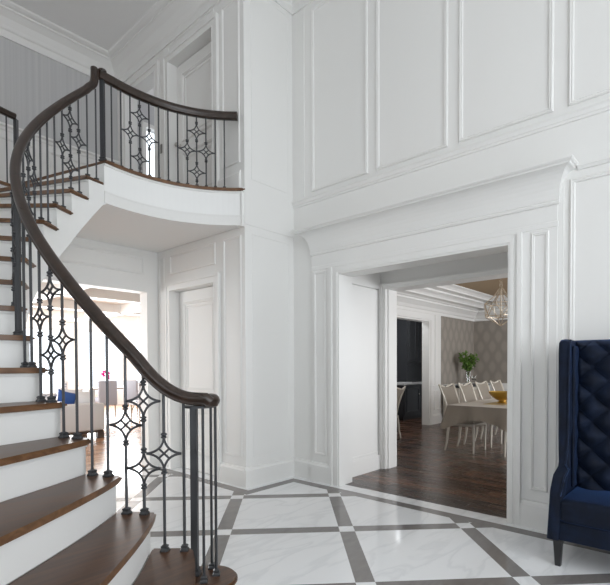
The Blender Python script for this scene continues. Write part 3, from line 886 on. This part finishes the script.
# newel cluster on the bottom step
baluster(1.463, 2.205, R_STEP, zv + .004, yaw, (), .0145, 'newel_post', True)
for (x, y) in ((1.443, 2.092), (1.570, 2.199), (1.537, 2.111)):
    baluster(x, y, R_STEP, zv + .004, math.radians(230), ())

# outer hall balustrade
ob = thing('balustrade', 'short dark balustrade at the upper left edge of the hall', 'balustrade')
bal_main = bal; bal = ob
path, lat = [], []
a_ = 150.0
while a_ > 102.6:
    path.append(pol(RO + .10, math.radians(a_), 4.052)); lat.append((math.cos(math.radians(a_)), math.sin(math.radians(a_)), 0)); a_ -= 1.5
mb = MB(); mb.loft(rail_rings(path, lat)); mb.build('handrail', RAILW, ob, True, 50)
x, y, _ = pol(RO + .10, math.radians(103.3)); baluster(x, y, FZ, 4.056, yaw, (), .0145, 'newel_post', True)
for k in range(16):
    a_ = math.radians(105.3 + 2.2 * k); x, y, _ = pol(RO + .10, a_); baluster(x, y, FZ, 4.056, a_, ())
bal = bal_main

# ------------------------------------------------------------------ navy tufted settee (local: X right-to-left along wall, built in world coords)
st = thing('settee', 'navy blue velvet wing settee with a tall tufted back and dark tapered legs', 'settee', (3.75, .1, 0))
def S(mb, name, m, smooth_=True, ang_=40, label=None):
    for v_ in mb.bm.verts: v_.co -= Vector((3.75, .1, 0))
    o = mb.build(name, m, st, smooth_, ang_)
    if label: o['label'] = label
    return o
SY0, SY1 = -.72, .892; SXF = 3.352; SXB = 3.985
def sub(o, lv=2):
    m_ = o.modifiers.new('subsurf', 'SUBSURF'); m_.levels = lv; m_.render_levels = lv; return o
# base rail
mb = MB(); mb.box(SXF + .012, SXB, SY0 + .07, SY1 - .07, .178, .305, .012); S(mb, 'base_frame', VEL)
# seat cushion
mb = MB(); mb.box(SXF - .005, 3.83, SY0 + .075, SY1 - .072, .300, .462, .035); S(mb, 'seat', VEL)
# tufted back
mb = MB()
NY, NZ = 150, 150; y0, y1, z0, z1 = SY0 + .06, SY1 - .055, .43, 1.535
PYT, PZT = .207, .197; YB, ZB = .708, 1.336
grid_ = []
for j in range(NZ + 1):
    row = []
    for i in range(NY + 1):
        y = y0 + (y1 - y0) * i / NY; z = z0 + (z1 - z0) * j / NZ
        a1 = (y - YB) / PYT + (z - ZB) / PZT; a2 = (y - YB) / PYT - (z - ZB) / PZT
        hgt = (abs(math.sin(PI * a1)) ** .55) * (abs(math.sin(PI * a2)) ** .55)
        edge_f = min(1, (y1 - y) / .06, (y - y0) / .06, (z1 - z) / .045)
        edge_f = max(edge_f, 0) ** .5
        rec = 3.865 - (.062 + .058 * hgt) * edge_f - .02 * (1 - (z - z0) / (z1 - z0))
        row.append(mb.bm.verts.new((rec, y, z)))
    grid_.append(row)
for j in range(NZ):
    for i in range(NY): mb.bm.faces.new((grid_[j][i], grid_[j][i + 1], grid_[j + 1][i + 1], grid_[j + 1][i]))
bk = S(mb, 'backrest', VEL, True, 180)
mb = MB(); mb.box(3.85, SXB, SY0 + .03, SY1 - .03, .305, 1.53, .015); S(mb, 'back_frame', VEL)
tb = []
for i in range(-8, 9):
    for j in range(-12, 4):
        if (i + j) % 2: continue
        y = YB + i * PYT / 2; z = ZB + j * PZT / 2
        if y0 + .05 < y < y1 - .03 and z0 + .06 < z < z1 - .05: tb.append((y, z))
for (y, z) in tb:
    mb = MB(); mb.ico((3.795, y, z), .0125, 2, (.5, 1, 1)); S(mb, 'tuft_button', VEL)
# wings and arms
for side in (1, -1):
    ye = SY1 if side > 0 else SY0
    yi = ye - side * .072
    lo, hi = min(ye, yi), max(ye, yi)
    # wing: profile in XZ: front edge slopes; arm steps forward
    prof = [(SXB, .178), (SXB, 1.53), (3.66, 1.533), (3.635, 1.52), (3.625, 1.45), (3.60, .86), (3.575, .74), (3.535, .665), (3.50, .64), (SXF + .03, .605), (SXF + .006, .58), (SXF, .50), (SXF, .178)]
    def yo(z):      # arm flares outwards below 0.6 m
        return side * (.0 if z < .42 else -.042 * min(1, (z - .42) / .16) if z < .58 else -.042 + 0.0 * z)
    rings = []
    for t in (0, .12, .5, .88, 1):
        ring = []
        for (x, z) in prof:
            infl = {0: -.012, .12: 0, .5: .004, .88: 0, 1: -.012}[t]
            cx_, cz_ = 3.75, .8
            dx_, dz_ = x - cx_, z - cz_; L_ = math.hypot(dx_, dz_)
            xx = x + dx_ / L_ * infl if x < SXB - .01 else x; zz = z + dz_ / L_ * infl if z > .2 else z
            shift = 0
            if z < 1.0:
                k = min(1, max(0, (z - .40) / .17)); shift = -side * .030 * k * max(0, min(1, (3.62 - x) / .1))
            ring.append((xx, ye + (yi - ye) * t + shift, zz))
        rings.append(ring)
    mb = MB(); mb.loft(rings); S(mb, 'wing' if True else '', VEL, True, 50)
    # rolled wing pad inside
    mb = MB(); mb.box(3.68, 3.86, min(yi, yi - side * .022), max(yi, yi - side * .022), .47, 1.49, .014); S(mb, 'wing_pad', VEL)
    # piping on the wing front
    ypp = yi
    mb = MB(); mb.tube([(3.655, ypp, 1.53), (3.628, ypp, 1.50), (3.620, ypp, 1.43), (3.596, ypp, .86), (3.571, ypp, .735), (3.531, ypp - 0, .662), (3.49, ypp - side * .03, .638), (SXF + .03, ypp - side * .03, .603), (SXF + .001, ypp - side * .03, .575), (SXF - .004, ypp - side * .01, .48)], .0065, 6); S(mb, 'piping', VELP)
for (x, y) in ((SXF + .035, SY1 - .065), (SXF + .035, SY0 + .065), (SXB - .07, SY1 - .065), (SXB - .07, SY0 + .065)):
    mb = MB(); r0, r1 = .017, .027
    mb.loft([[(x + sx * r0, y + sy * r0, 0) for sx, sy in ((-1, -1), (1, -1), (1, 1), (-1, 1))], [(x + sx * r1, y + sy * r1, .18) for sx, sy in ((-1, -1), (1, -1), (1, 1), (-1, 1))]])
    S(mb, 'leg', LEGM, False)

# ------------------------------------------------------------------ dining table, cloth, chairs
TX0, TX1, TY0, TY1 = 6.44, 10.2, 2.12, 3.09
tb_ = thing('dining_table', 'long dining table hidden under the draped taupe cloth', 'table', ((TX0 + TX1) / 2, (TY0 + TY1) / 2, 0))
def rel(mb, o, name, m, smooth_=False, ang_=None):
    for v_ in mb.bm.verts: v_.co -= o.location
    return mb.build(name, m, o, smooth_, ang_)
mb = MB(); mb.box(TX0 + .02, TX1 - .02, TY0 + .02, TY1 - .02, .71, .745); rel(mb, tb_, 'tabletop', DARKW)
for (x, y) in ((TX0 + 2.0, TY0 + .48), (TX1 - .9, TY0 + .48)):
    mb = MB(); mb.lathe([(.03, 0), (.025, .1), (.045, .3), (.03, .5), (.05, .71)], c=(x, y, 0), n=12); rel(mb, tb_, 'leg', DARKW, True, 40)
# cloth: top plus wavy skirt, deeper at the corners
mb = MB(); P = []
per = []
def corner_path(off, N=220):
    pts = []
    W_, H_ = TX1 - TX0, TY1 - TY0; tot = 2 * (W_ + H_)
    for k in range(N):
        s_ = k / N * tot
        if s_ < W_: x, y, nx2, ny2 = TX0 + s_, TY0, 0, -1; dc = min(s_, W_ - s_)
        elif s_ < W_ + H_: x, y, nx2, ny2 = TX1, TY0 + s_ - W_, 1, 0; dc = min(s_ - W_, W_ + H_ - s_)
        elif s_ < 2 * W_ + H_: x, y, nx2, ny2 = TX1 - (s_ - W_ - H_), TY1, 0, 1; dc = min(s_ - W_ - H_, 2 * W_ + H_ - s_)
        else: x, y, nx2, ny2 = TX0, TY1 - (s_ - 2 * W_ - H_), -1, 0; dc = min(s_ - 2 * W_ - H_, tot - s_)
        pts.append((x, y, nx2, ny2, dc, s_))
    return pts
cpth = corner_path(0, 300)
rings = []
for lv in range(8):
    t = lv / 7; ring = []
    for (x, y, nx2, ny2, dc, s_) in cpth:
        wv = .034 * math.sin(s_ * 17) + .022 * math.sin(s_ * 29 + 1) ; cr = math.exp(-dc / .12)
        drop = .17 + .18 * math.exp(-dc / .28) + .008 * math.sin(s_ * 9)
        o_ = (.012 + t * .03 + wv * t + .05 * cr * t)
        rx = 0
        if cr > .02:
            cxn = 1 if x > (TX0 + TX1) / 2 else -1; cyn = 1 if y > (TY0 + TY1) / 2 else -1
            rx = cr * t * .03; x2, y2 = x + cxn * rx, y + cyn * rx
        else: x2, y2 = x, y
        ring.append((x2 + nx2 * o_, y2 + ny2 * o_, .757 - (.004 if lv == 0 else 0) * 0 - drop * t))
    rings.append(ring)
mb.loft(rings, caps=False)
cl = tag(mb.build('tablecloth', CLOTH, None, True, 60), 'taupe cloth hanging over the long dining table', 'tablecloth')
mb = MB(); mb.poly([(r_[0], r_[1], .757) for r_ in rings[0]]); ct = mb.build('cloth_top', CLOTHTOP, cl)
mb = MB(); mb.box(TX0 + .45, TX1 - .4, 2.44, 2.74, .7575, .7605); tag(mb.build('table_runner', RUNNER), 'narrow gold runner lying along the dining table', 'runner')
bo = thing('bowl', 'wide hammered gold bowl on a foot standing on the dining table', 'bowl', (7.25, 2.58, .7605))
mb = MB(); mb.lathe([(.0, 0), (.072, 0), (.075, .012), (.055, .025), (.05, .04), (.09, .055), (.15, .095), (.19, .145), (.203, .178), (.197, .178), (.183, .147), (.145, .102), (.085, .065), (.0, .058)], n=40)
mb.build('bowl_body', GOLD, bo, True, 60)

def dining_chair(name, label, loc, rz, group):
    t = thing(name, label, 'chair', loc, rz, group)
    # local: front is -Y, back at +Y; width along X; top of back splays towards +Y
    W_, D_ = .25, .22
    mb = MB(); mb.box(-W_, W_, -D_, D_, .40, .455, .012); mb.build('seat_frame', CREAM, t, True, 40)
    mb = MB(); mb.box(-W_ + .012, W_ - .012, -D_ + .012, D_ - .03, .450, .50, .02); mb.build('seat', UPH, t, True, 40)
    for sx in (-1, 1):
        x = sx * (W_ - .022)
        mb = MB(); mb.tube([(x, -D_ + .025, .41), (x, -D_ + .025, .2), (x, -D_ + .025, 0)], .02, 8, [.024, .019, .013]); mb.build('leg', CREAM, t, True, 60)
        mb = MB(); mb.tube([(x, D_ - .02, .42), (x, D_ + .0, .30), (x, D_ + .015, .15), (x, D_ + .05, 0)], .02, 8, [.024, .021, .018, .014]); mb.build('leg', CREAM, t, True, 60)
    def bp(u, v_):   # back surface: u -1..1, v_ 0..1
        wv = .20 + .055 * v_; z = .50 + .52 * v_; y = D_ - .02 + .03 * v_ + .13 * max(v_, 0) ** 1.6 + .018 * (1 - u * u)
        return Vector((u * wv, y, z + .02 * v_ * (u * u) ** 1 - (.012 if v_ > .9 else 0) * 0))
    mb = MB(); g = []
    for j in range(13):
        g.append([mb.bm.verts.new(bp(-.9 + 1.8 * i / 10, .05 + .9 * j / 12) + Vector((0, -.014 * math.sin(PI * j / 12), 0))) for i in range(11)])
    for j in range(12):
        for i in range(10): mb.bm.faces.new((g[j][i], g[j][i + 1], g[j + 1][i + 1], g[j + 1][i]))
    bmesh.ops.solidify(mb.bm, geom=mb.bm.faces[:], thickness=.035)
    mb.build('backrest', UPH, t, True, 60)
    mb = MB()
    loop = [bp(-1, -.12 + 1.12 * k / 10) for k in range(11)] + [bp(-1 + 2 * k / 12, 1.0) + Vector((0, 0, -.022 * math.sin(PI * k / 12) ** 2)) for k in range(1, 12)] + [bp(1, 1 - 1.12 * k / 10) for k in range(11)]
    mb.tube(loop, .0155, 8); mb.tube([bp(-1, .02), bp(0, .02), bp(1, .02)], .014, 8)
    mb.build('back_frame', CREAM, t, True, 60)
    return t
lab = ['champagne dining chair at the near corner of the cloth-covered table', 'champagne dining chair, second along the far side of the dining table',
       'champagne dining chair, third along the far side, left of the gold bowl', 'champagne dining chair furthest along the far side, its back rising just above the gold bowl']
c0 = dining_chair('dining_chair', lab[0], (7.04, 3.05, 0), 0, 'dining chairs at the cloth-covered table')
for k in range(1, 4):
    c = copy_tree(c0); c.location = (7.04 + .715 * k, 3.05, 0); c['label'] = lab[k]
c = copy_tree(c0); c.location = (7.10, 2.21, 0); c.rotation_euler = (0, 0, PI); c['label'] = 'dining chair on the near long side, only legs showing below the cloth'
c = copy_tree(c0); c.location = (7.22, 4.74, 0); c.rotation_euler = (0, 0, PI + .15); c.scale = (.92, .92, .92); c['label'] = 'dining chair standing apart by the pantry doorway, half hidden by white casing'
c['group'] = 'dining chair by the pantry'

# sideboard, vase with greenery, wine glasses
sb = thing('sideboard', 'low sideboard with dark top and beige drawers behind the dining chairs', 'sideboard', (10.85, 4.72, 0))
mb = MB(); mb.box(-.85, .85, -.20, .20, .12, .83, .006); mb.build('body', CREAM, sb)
mb = MB(); mb.box(-.88, .88, -.23, .22, .83, .875, .005); mb.build('top', BLACKW, sb)
for k in range(3):
    for zz in (.15, .47):
        mb = MB(); mb.box(-.82 + .55 * k, -.29 + .55 * k, -.212, -.20, zz, zz + .29, .004); d = mb.build('drawer', UPH, sb)
        mb = MB(); mb.ico((-.555 + .55 * k, -.222, zz + .15), .014, 2); mb.build('knob', CHROME, d, True)
for sx in (-.8, .8):
    for sy in (-.16, .16):
        mb = MB(); mb.tube([(sx, sy, .12), (sx, sy, 0)], .02, 8, [.025, .015]); mb.build('leg', CREAM, sb, True)
VX, VY = 10.80, 4.66
va = thing('vase', 'tall clear glass vase standing on the sideboard', 'vase', (VX, VY, .875))
mb = MB(); mb.lathe([(.0, 0), (.055, 0), (.058, .02), (.05, .12), (.07, .33), (.072, .33), (.066, .33), (.046, .12), (.05, .03), (.0, .025)], n=24); mb.build('vase_body', GLASS, va, True, 60)
fo = thing('leafy_branches', 'bunch of green leafy branches standing in the glass vase', 'plant', (VX, VY, .905))
for k in range(11):
    ph = k * 2.4; sp = .10 + .12 * random.random(); hh = .55 + .22 * random.random()
    pts = [(.02 * math.cos(ph + PI) * (1 - t) + sp * math.cos(ph) * t ** 1.5, .02 * math.sin(ph + PI) * (1 - t) + sp * math.sin(ph) * t ** 1.5, hh * t) for t in [i / 8 for i in range(9)]]
    mb = MB(); mb.tube(pts, .004, 5); s_ = mb.build('stem', STEM, fo)
    mb = MB()
    for q in range(34):
        t = .5 + .5 * random.random(); i = min(int(t * 8), 7); p_ = Vector(pts[i]).lerp(Vector(pts[i + 1]), t * 8 - i)
        d = Vector((random.uniform(-1, 1), random.uniform(-1, 1), random.uniform(-.5, .8))).normalized(); e_ = d.cross(Vector((random.random(), random.random(), 1))).normalized()
        L_ = .075 + .03 * random.random(); w_ = .028
        q0, q1, q2, q3 = p_, p_ + d * L_ * .5 + e_ * w_, p_ + d * L_, p_ + d * L_ * .5 - e_ * w_
        mb.poly([q0, q1, q2, q3])
    mb.build('leaves', LEAF, s_)
g0 = None
for k, x in enumerate((11.05, 11.22)):
    o = None
    if g0 is None:
        mb = MB(); mb.lathe([(0, 0), (.035, 0), (.034, .004), (.005, .01), (.004, .09), (.03, .12), (.04, .16), (.034, .21), (.033, .21), (.038, .16), (.028, .122), (.0, .10)], n=18)
        g0 = o = mb.build('wine_glass', GLASS, None, True, 60)
    else: o = g0.copy(); COL.objects.link(o)
    o.location = (x, 4.66, .875)
    tag(o, ['stemmed glass on the sideboard beside the vase', 'stemmed glass on the sideboard, the further from the vase'][k], 'glass', 'stemmed glasses on the sideboard')
# chandelier: geometric cage lantern
CHX, CHY, CHZ = 7.40, 2.66, 2.19
ch = thing('chandelier', 'open geometric cage chandelier of pale metal rods over the dining table', 'chandelier', (CHX, CHY, CHZ))
mb = MB(); n6 = 6
up = [(.245 * math.cos(2 * PI * k / 6), .245 * math.sin(2 * PI * k / 6), .13) for k in range(6)]
mid = [(.245 * math.cos(2 * PI * (k + .5) / 6), .245 * math.sin(2 * PI * (k + .5) / 6), -.07) for k in range(6)]
tp = (0, 0, .40); bt_ = (0, 0, -.22)
for k in range(6):
    for (p_, q) in ((up[k], up[(k + 1) % 6]), (up[k], mid[k]), (up[k], mid[(k - 1) % 6]), (mid[k], mid[(k + 1) % 6]), (mid[k], bt_)):
        mb.tube([p_, q], .0075, 6)
    a6 = 2 * PI * k / 6
    mb.tube([up[k], (.10 * math.cos(a6), .10 * math.sin(a6), .25), (.035 * math.cos(a6), .035 * math.sin(a6), .36), tp], .0075, 6)
mb.build('cage', SILVER, ch, True, 50)
mb = MB(); mb.tube([(0, 0, .40), (0, 0, -.08)], .008, 8)
for k in range(4):
    a4 = PI / 2 * k + .4; mb.tube([(0, 0, -.07), (.05 * math.cos(a4), .05 * math.sin(a4), -.09), (.10 * math.cos(a4), .10 * math.sin(a4), -.05), (.10 * math.cos(a4), .10 * math.sin(a4), -.02)], .006, 6)
mb.build('arms', SILVER, ch, True, 50)
for k in range(4):
    a4 = PI / 2 * k + .4; mb = MB(); mb.tube([(.10 * math.cos(a4), .10 * math.sin(a4), -.02), (.10 * math.cos(a4), .10 * math.sin(a4), .07)], .012, 10); mb.build('candle_sleeve', BULB, ch, True, 50)
mb = MB()
for k in range(14):
    z = .42 + k * .036; ring = [(.020 * math.cos(t) * (1 if k % 2 else 0) , .020 * math.cos(t) * (0 if k % 2 else 1), z + .026 * math.sin(t)) for t in [2 * PI * i / 10 for i in range(11)]]
    if z < DZ - CHZ - .03: mb.tube(ring, .0045, 5)
rg = [(.05 * math.cos(t) * .75, .05 * math.cos(t) * .66, .425 + .05 * math.sin(t)) for t in [2 * PI * i / 14 for i in range(15)]]
mb.tube(rg, .007, 6); mb.build('chain', SILVER, ch, True, 50)
mb = MB(); mb.lathe([(.0, DZ - CHZ - .03), (.05, DZ - CHZ - .025), (.06, DZ - CHZ), (0, DZ - CHZ)], n=20); mb.build('canopy', SILVER, ch, True, 50)

# pantry cabinets
pc = thing('base_cabinet', 'charcoal base cabinet with pale marble top in the pantry', 'cabinet', (10.6, 6.2, 0))
mb = MB(); mb.box(-.78, .8, -.33, .39, .09, .865, .004); mb.build('body', BLACKW, pc)
mb = MB(); mb.box(-.72, .8, -.28, .39, 0, .09); mb.build('plinth', BLACKW, pc)
mb = MB(); mb.box(-.82, .8, -.37, .39, .865, .905, .004); mb.build('worktop', CTOP, pc)
for k in range(2):
    mb = MB(); x0 = -.75 + k * .77; mb.box(x0, x0 + .74, -.35, -.33, .12, .84, .003); frame(mb, 'Y', -.35, x0 + .07, x0 + .67, .19, .77, s=.8); d = mb.build('door', BLACKW, pc)
    mb = MB(); mb.ico((x0 + .68, -.365, .62), .015, 2); mb.build('knob', CHROME, d, True)
uc = thing('wall_cabinet', 'tall dark cabinet with panelled doors standing on the pantry worktop', 'cabinet', (11.15, 6.35, .905))
mb = MB(); mb.box(-.72, .3, -.20, .24, .0, 1.75, .004); mb.build('body', BLACKW, uc)
for k in range(2):
    mb = MB(); x0 = -.70 + k * .5; mb.box(x0, x0 + .48, -.22, -.20, .45, 1.70, .003); frame(mb, 'Y', -.22, x0 + .06, x0 + .42, .52, 1.63, s=.8); mb.build('door', BLACKW, uc)
tr_ = MB(); tr_.box(-.28, .28, -.16, .16, 0, .018, .004); o = tr_.build('tray', CTOP); o.location = (10.15, 6.15, .905); tag(o, 'flat pale tray lying on the pantry worktop', 'tray')

# ------------------------------------------------------------------ living room furniture
so = thing('sofa', 'pale grey linen sofa seen from behind through the living-room opening', 'sofa', (2.75, 9.25, 0))
mb = MB(); mb.box(-1.13, 1.13, -.42, .43, .15, .40, .02); mb.build('base', SOFA, so, True, 40)
mb = MB(); mb.box(-1.14, 1.14, -.46, -.22, .155, .66, .035); mb.build('backrest', SOFA, so, True, 40)
for sx in (-1, 1):
    mb = MB(); mb.box(min(sx * 1.15, sx * .95), max(sx * 1.15, sx * .95), -.45, .45, .155, .62, .035); mb.build('arm', SOFA, so, True, 40)
mb = MB(); mb.box(-1.12, 1.12, -.43, .43, .115, .15); mb.build('plinth', DARKW, so)
for sx in (-1, 1):
    for sy in (-1, 1):
        mb = MB(); mb.box(sx * 1.08 - .06, sx * 1.08 + .06, sy * .38 - .05, sy * .38 + .05, 0, .125, .01); mb.build('foot', DARKW, so)
for k in range(2):
    mb = MB(); mb.box(-.93 + k * .94, .0 - .01 + k * .94, -.18, .44, .40, .52, .05); mb.build('seat_cushion', SOFA, so, True, 40)
def cushion(label, m, loc, size, rot, name='cushion'):
    mb = MB(); N = 14
    for sgn in (1, -1):
        g = [[mb.bm.verts.new((size * (i / N - .5) * (1 - .10 * math.sin(PI * j / N)), sgn * .085 * (math.sin(PI * i / N) * math.sin(PI * j / N)) ** .55, size * (j / N - .5) * (1 - .10 * math.sin(PI * i / N)))) for i in range(N + 1)] for j in range(N + 1)]
        for j in range(N):
            for i in range(N): mb.bm.faces.new((g[j][i], g[j][i + 1], g[j + 1][i + 1], g[j + 1][i]))
    bmesh.ops.remove_doubles(mb.bm, verts=mb.bm.verts[:], dist=.001)
    o = mb.build(name, m, None, True, 120); o.location = loc; o.rotation_euler = rot
    return tag(o, label, 'cushion', 'cushions on the living-room sofa')
cushion('white cushion leaning on the sofa back, beside the right arm', WHITEF, (3.70, 9.17, .70), .38, (-.15, 0, .0))
cushion('plump white cushion on the sofa, behind the other two by the right arm', WHITEF, (3.52, 9.40, .71), .44, (-.15, .08, 0))
cushion('deep blue cushion on the sofa with one corner up', BLUEF, (3.36, 9.19, .72), .36, (-.25, .3, .1))
cushion('grey patterned cushion on the sofa left of the blue one', PATF, (3.02, 9.19, .70), .36, (-.2, .1, 0))
cushion('small brown fur cushion on the sofa', BROWNF, (2.70, 9.19, .66), .32, (-.2, .1, 0))

def slip_chair(label, loc, rz, m, group):
    t = thing('upholstered_chair', label, 'chair', loc, rz, group)
    mb = MB(); mb.box(-.25, .25, -.26, .24, .38, .50, .03); mb.build('seat', m, t, True, 40)
    mb = MB(); mb.box(-.25, .25, .19, .27, .30, .96, .03); mb.build('backrest', m, t, True, 40)
    for sx in (-.21, .21):
        for sy in (-.21, .21):
            mb = MB(); mb.tube([(sx, sy, .39), (sx, sy, 0)], .02, 8, [.022, .015]); mb.build('leg', PALEW, t, True, 60)
    return t
lt = thing('breakfast_table', 'pale wooden breakfast table with trestle legs by the bright windows', 'table', (6.25, 13.3, 0))
mb = MB(); mb.box(-.95, .95, -.5, .5, .70, .75, .01); mb.build('tabletop', PALEW, lt)
for sx in (-.6, .6):
    mb = MB(); mb.tube([(sx - .18, 0, 0), (sx, 0, .36), (sx - .18, 0, .70)], .03, 8); mb.tube([(sx + .18, 0, 0), (sx, 0, .36), (sx + .18, 0, .70)], .03, 8); mb.build('leg', PALEW, lt, True, 60)
LG = 'chairs at the breakfast table'
a1_ = slip_chair('grey upholstered chair with its back to the sofa, at the breakfast table', (5.60, 12.70, 0), PI, GREYF, LG)
c = copy_tree(a1_); c.location = (6.40, 12.42, 0); c.rotation_euler = (0, 0, PI * .5 + .3); c['label'] = 'grey upholstered chair turned sideways between table and doorway'
a2_ = slip_chair('patterned chair beyond the blue cushion, left of the breakfast table', (5.0, 13.4, 0), PI * .55, PATF, LG)
c = copy_tree(a2_); c.location = (5.78, 10.9, 0); c.rotation_euler = (0, 0, PI * 1.0); c['label'] = 'patterned chair nearest the doorway, cut off by the white jamb'; c['group'] = 'patterned chairs'
a2_['group'] = 'patterned chairs'
fv = thing('flower_vase', 'small white vase with pink orchid blooms on the breakfast table', 'vase', (5.95, 13.25, .75))
mb = MB(); mb.lathe([(0, 0), (.05, 0), (.07, .07), (.05, .14), (.035, .17), (.0, .165)], n=20); mb.build('vase_body', WHITEGL, fv, True, 60)
mb = MB(); mb.tube([(0, 0, .16), (-.02, -.02, .28), (-.06, -.03, .38)], .005, 6); mb.build('stem', STEM, fv)
mb = MB()
for k in range(14): mb.ico((-.06 + random.uniform(-.10, .08), -.03 + random.uniform(-.06, .06), .36 + random.uniform(-.10, .09)), .045, 1, (1, .8, .8))
mb.build('blooms', PINK, fv, True)
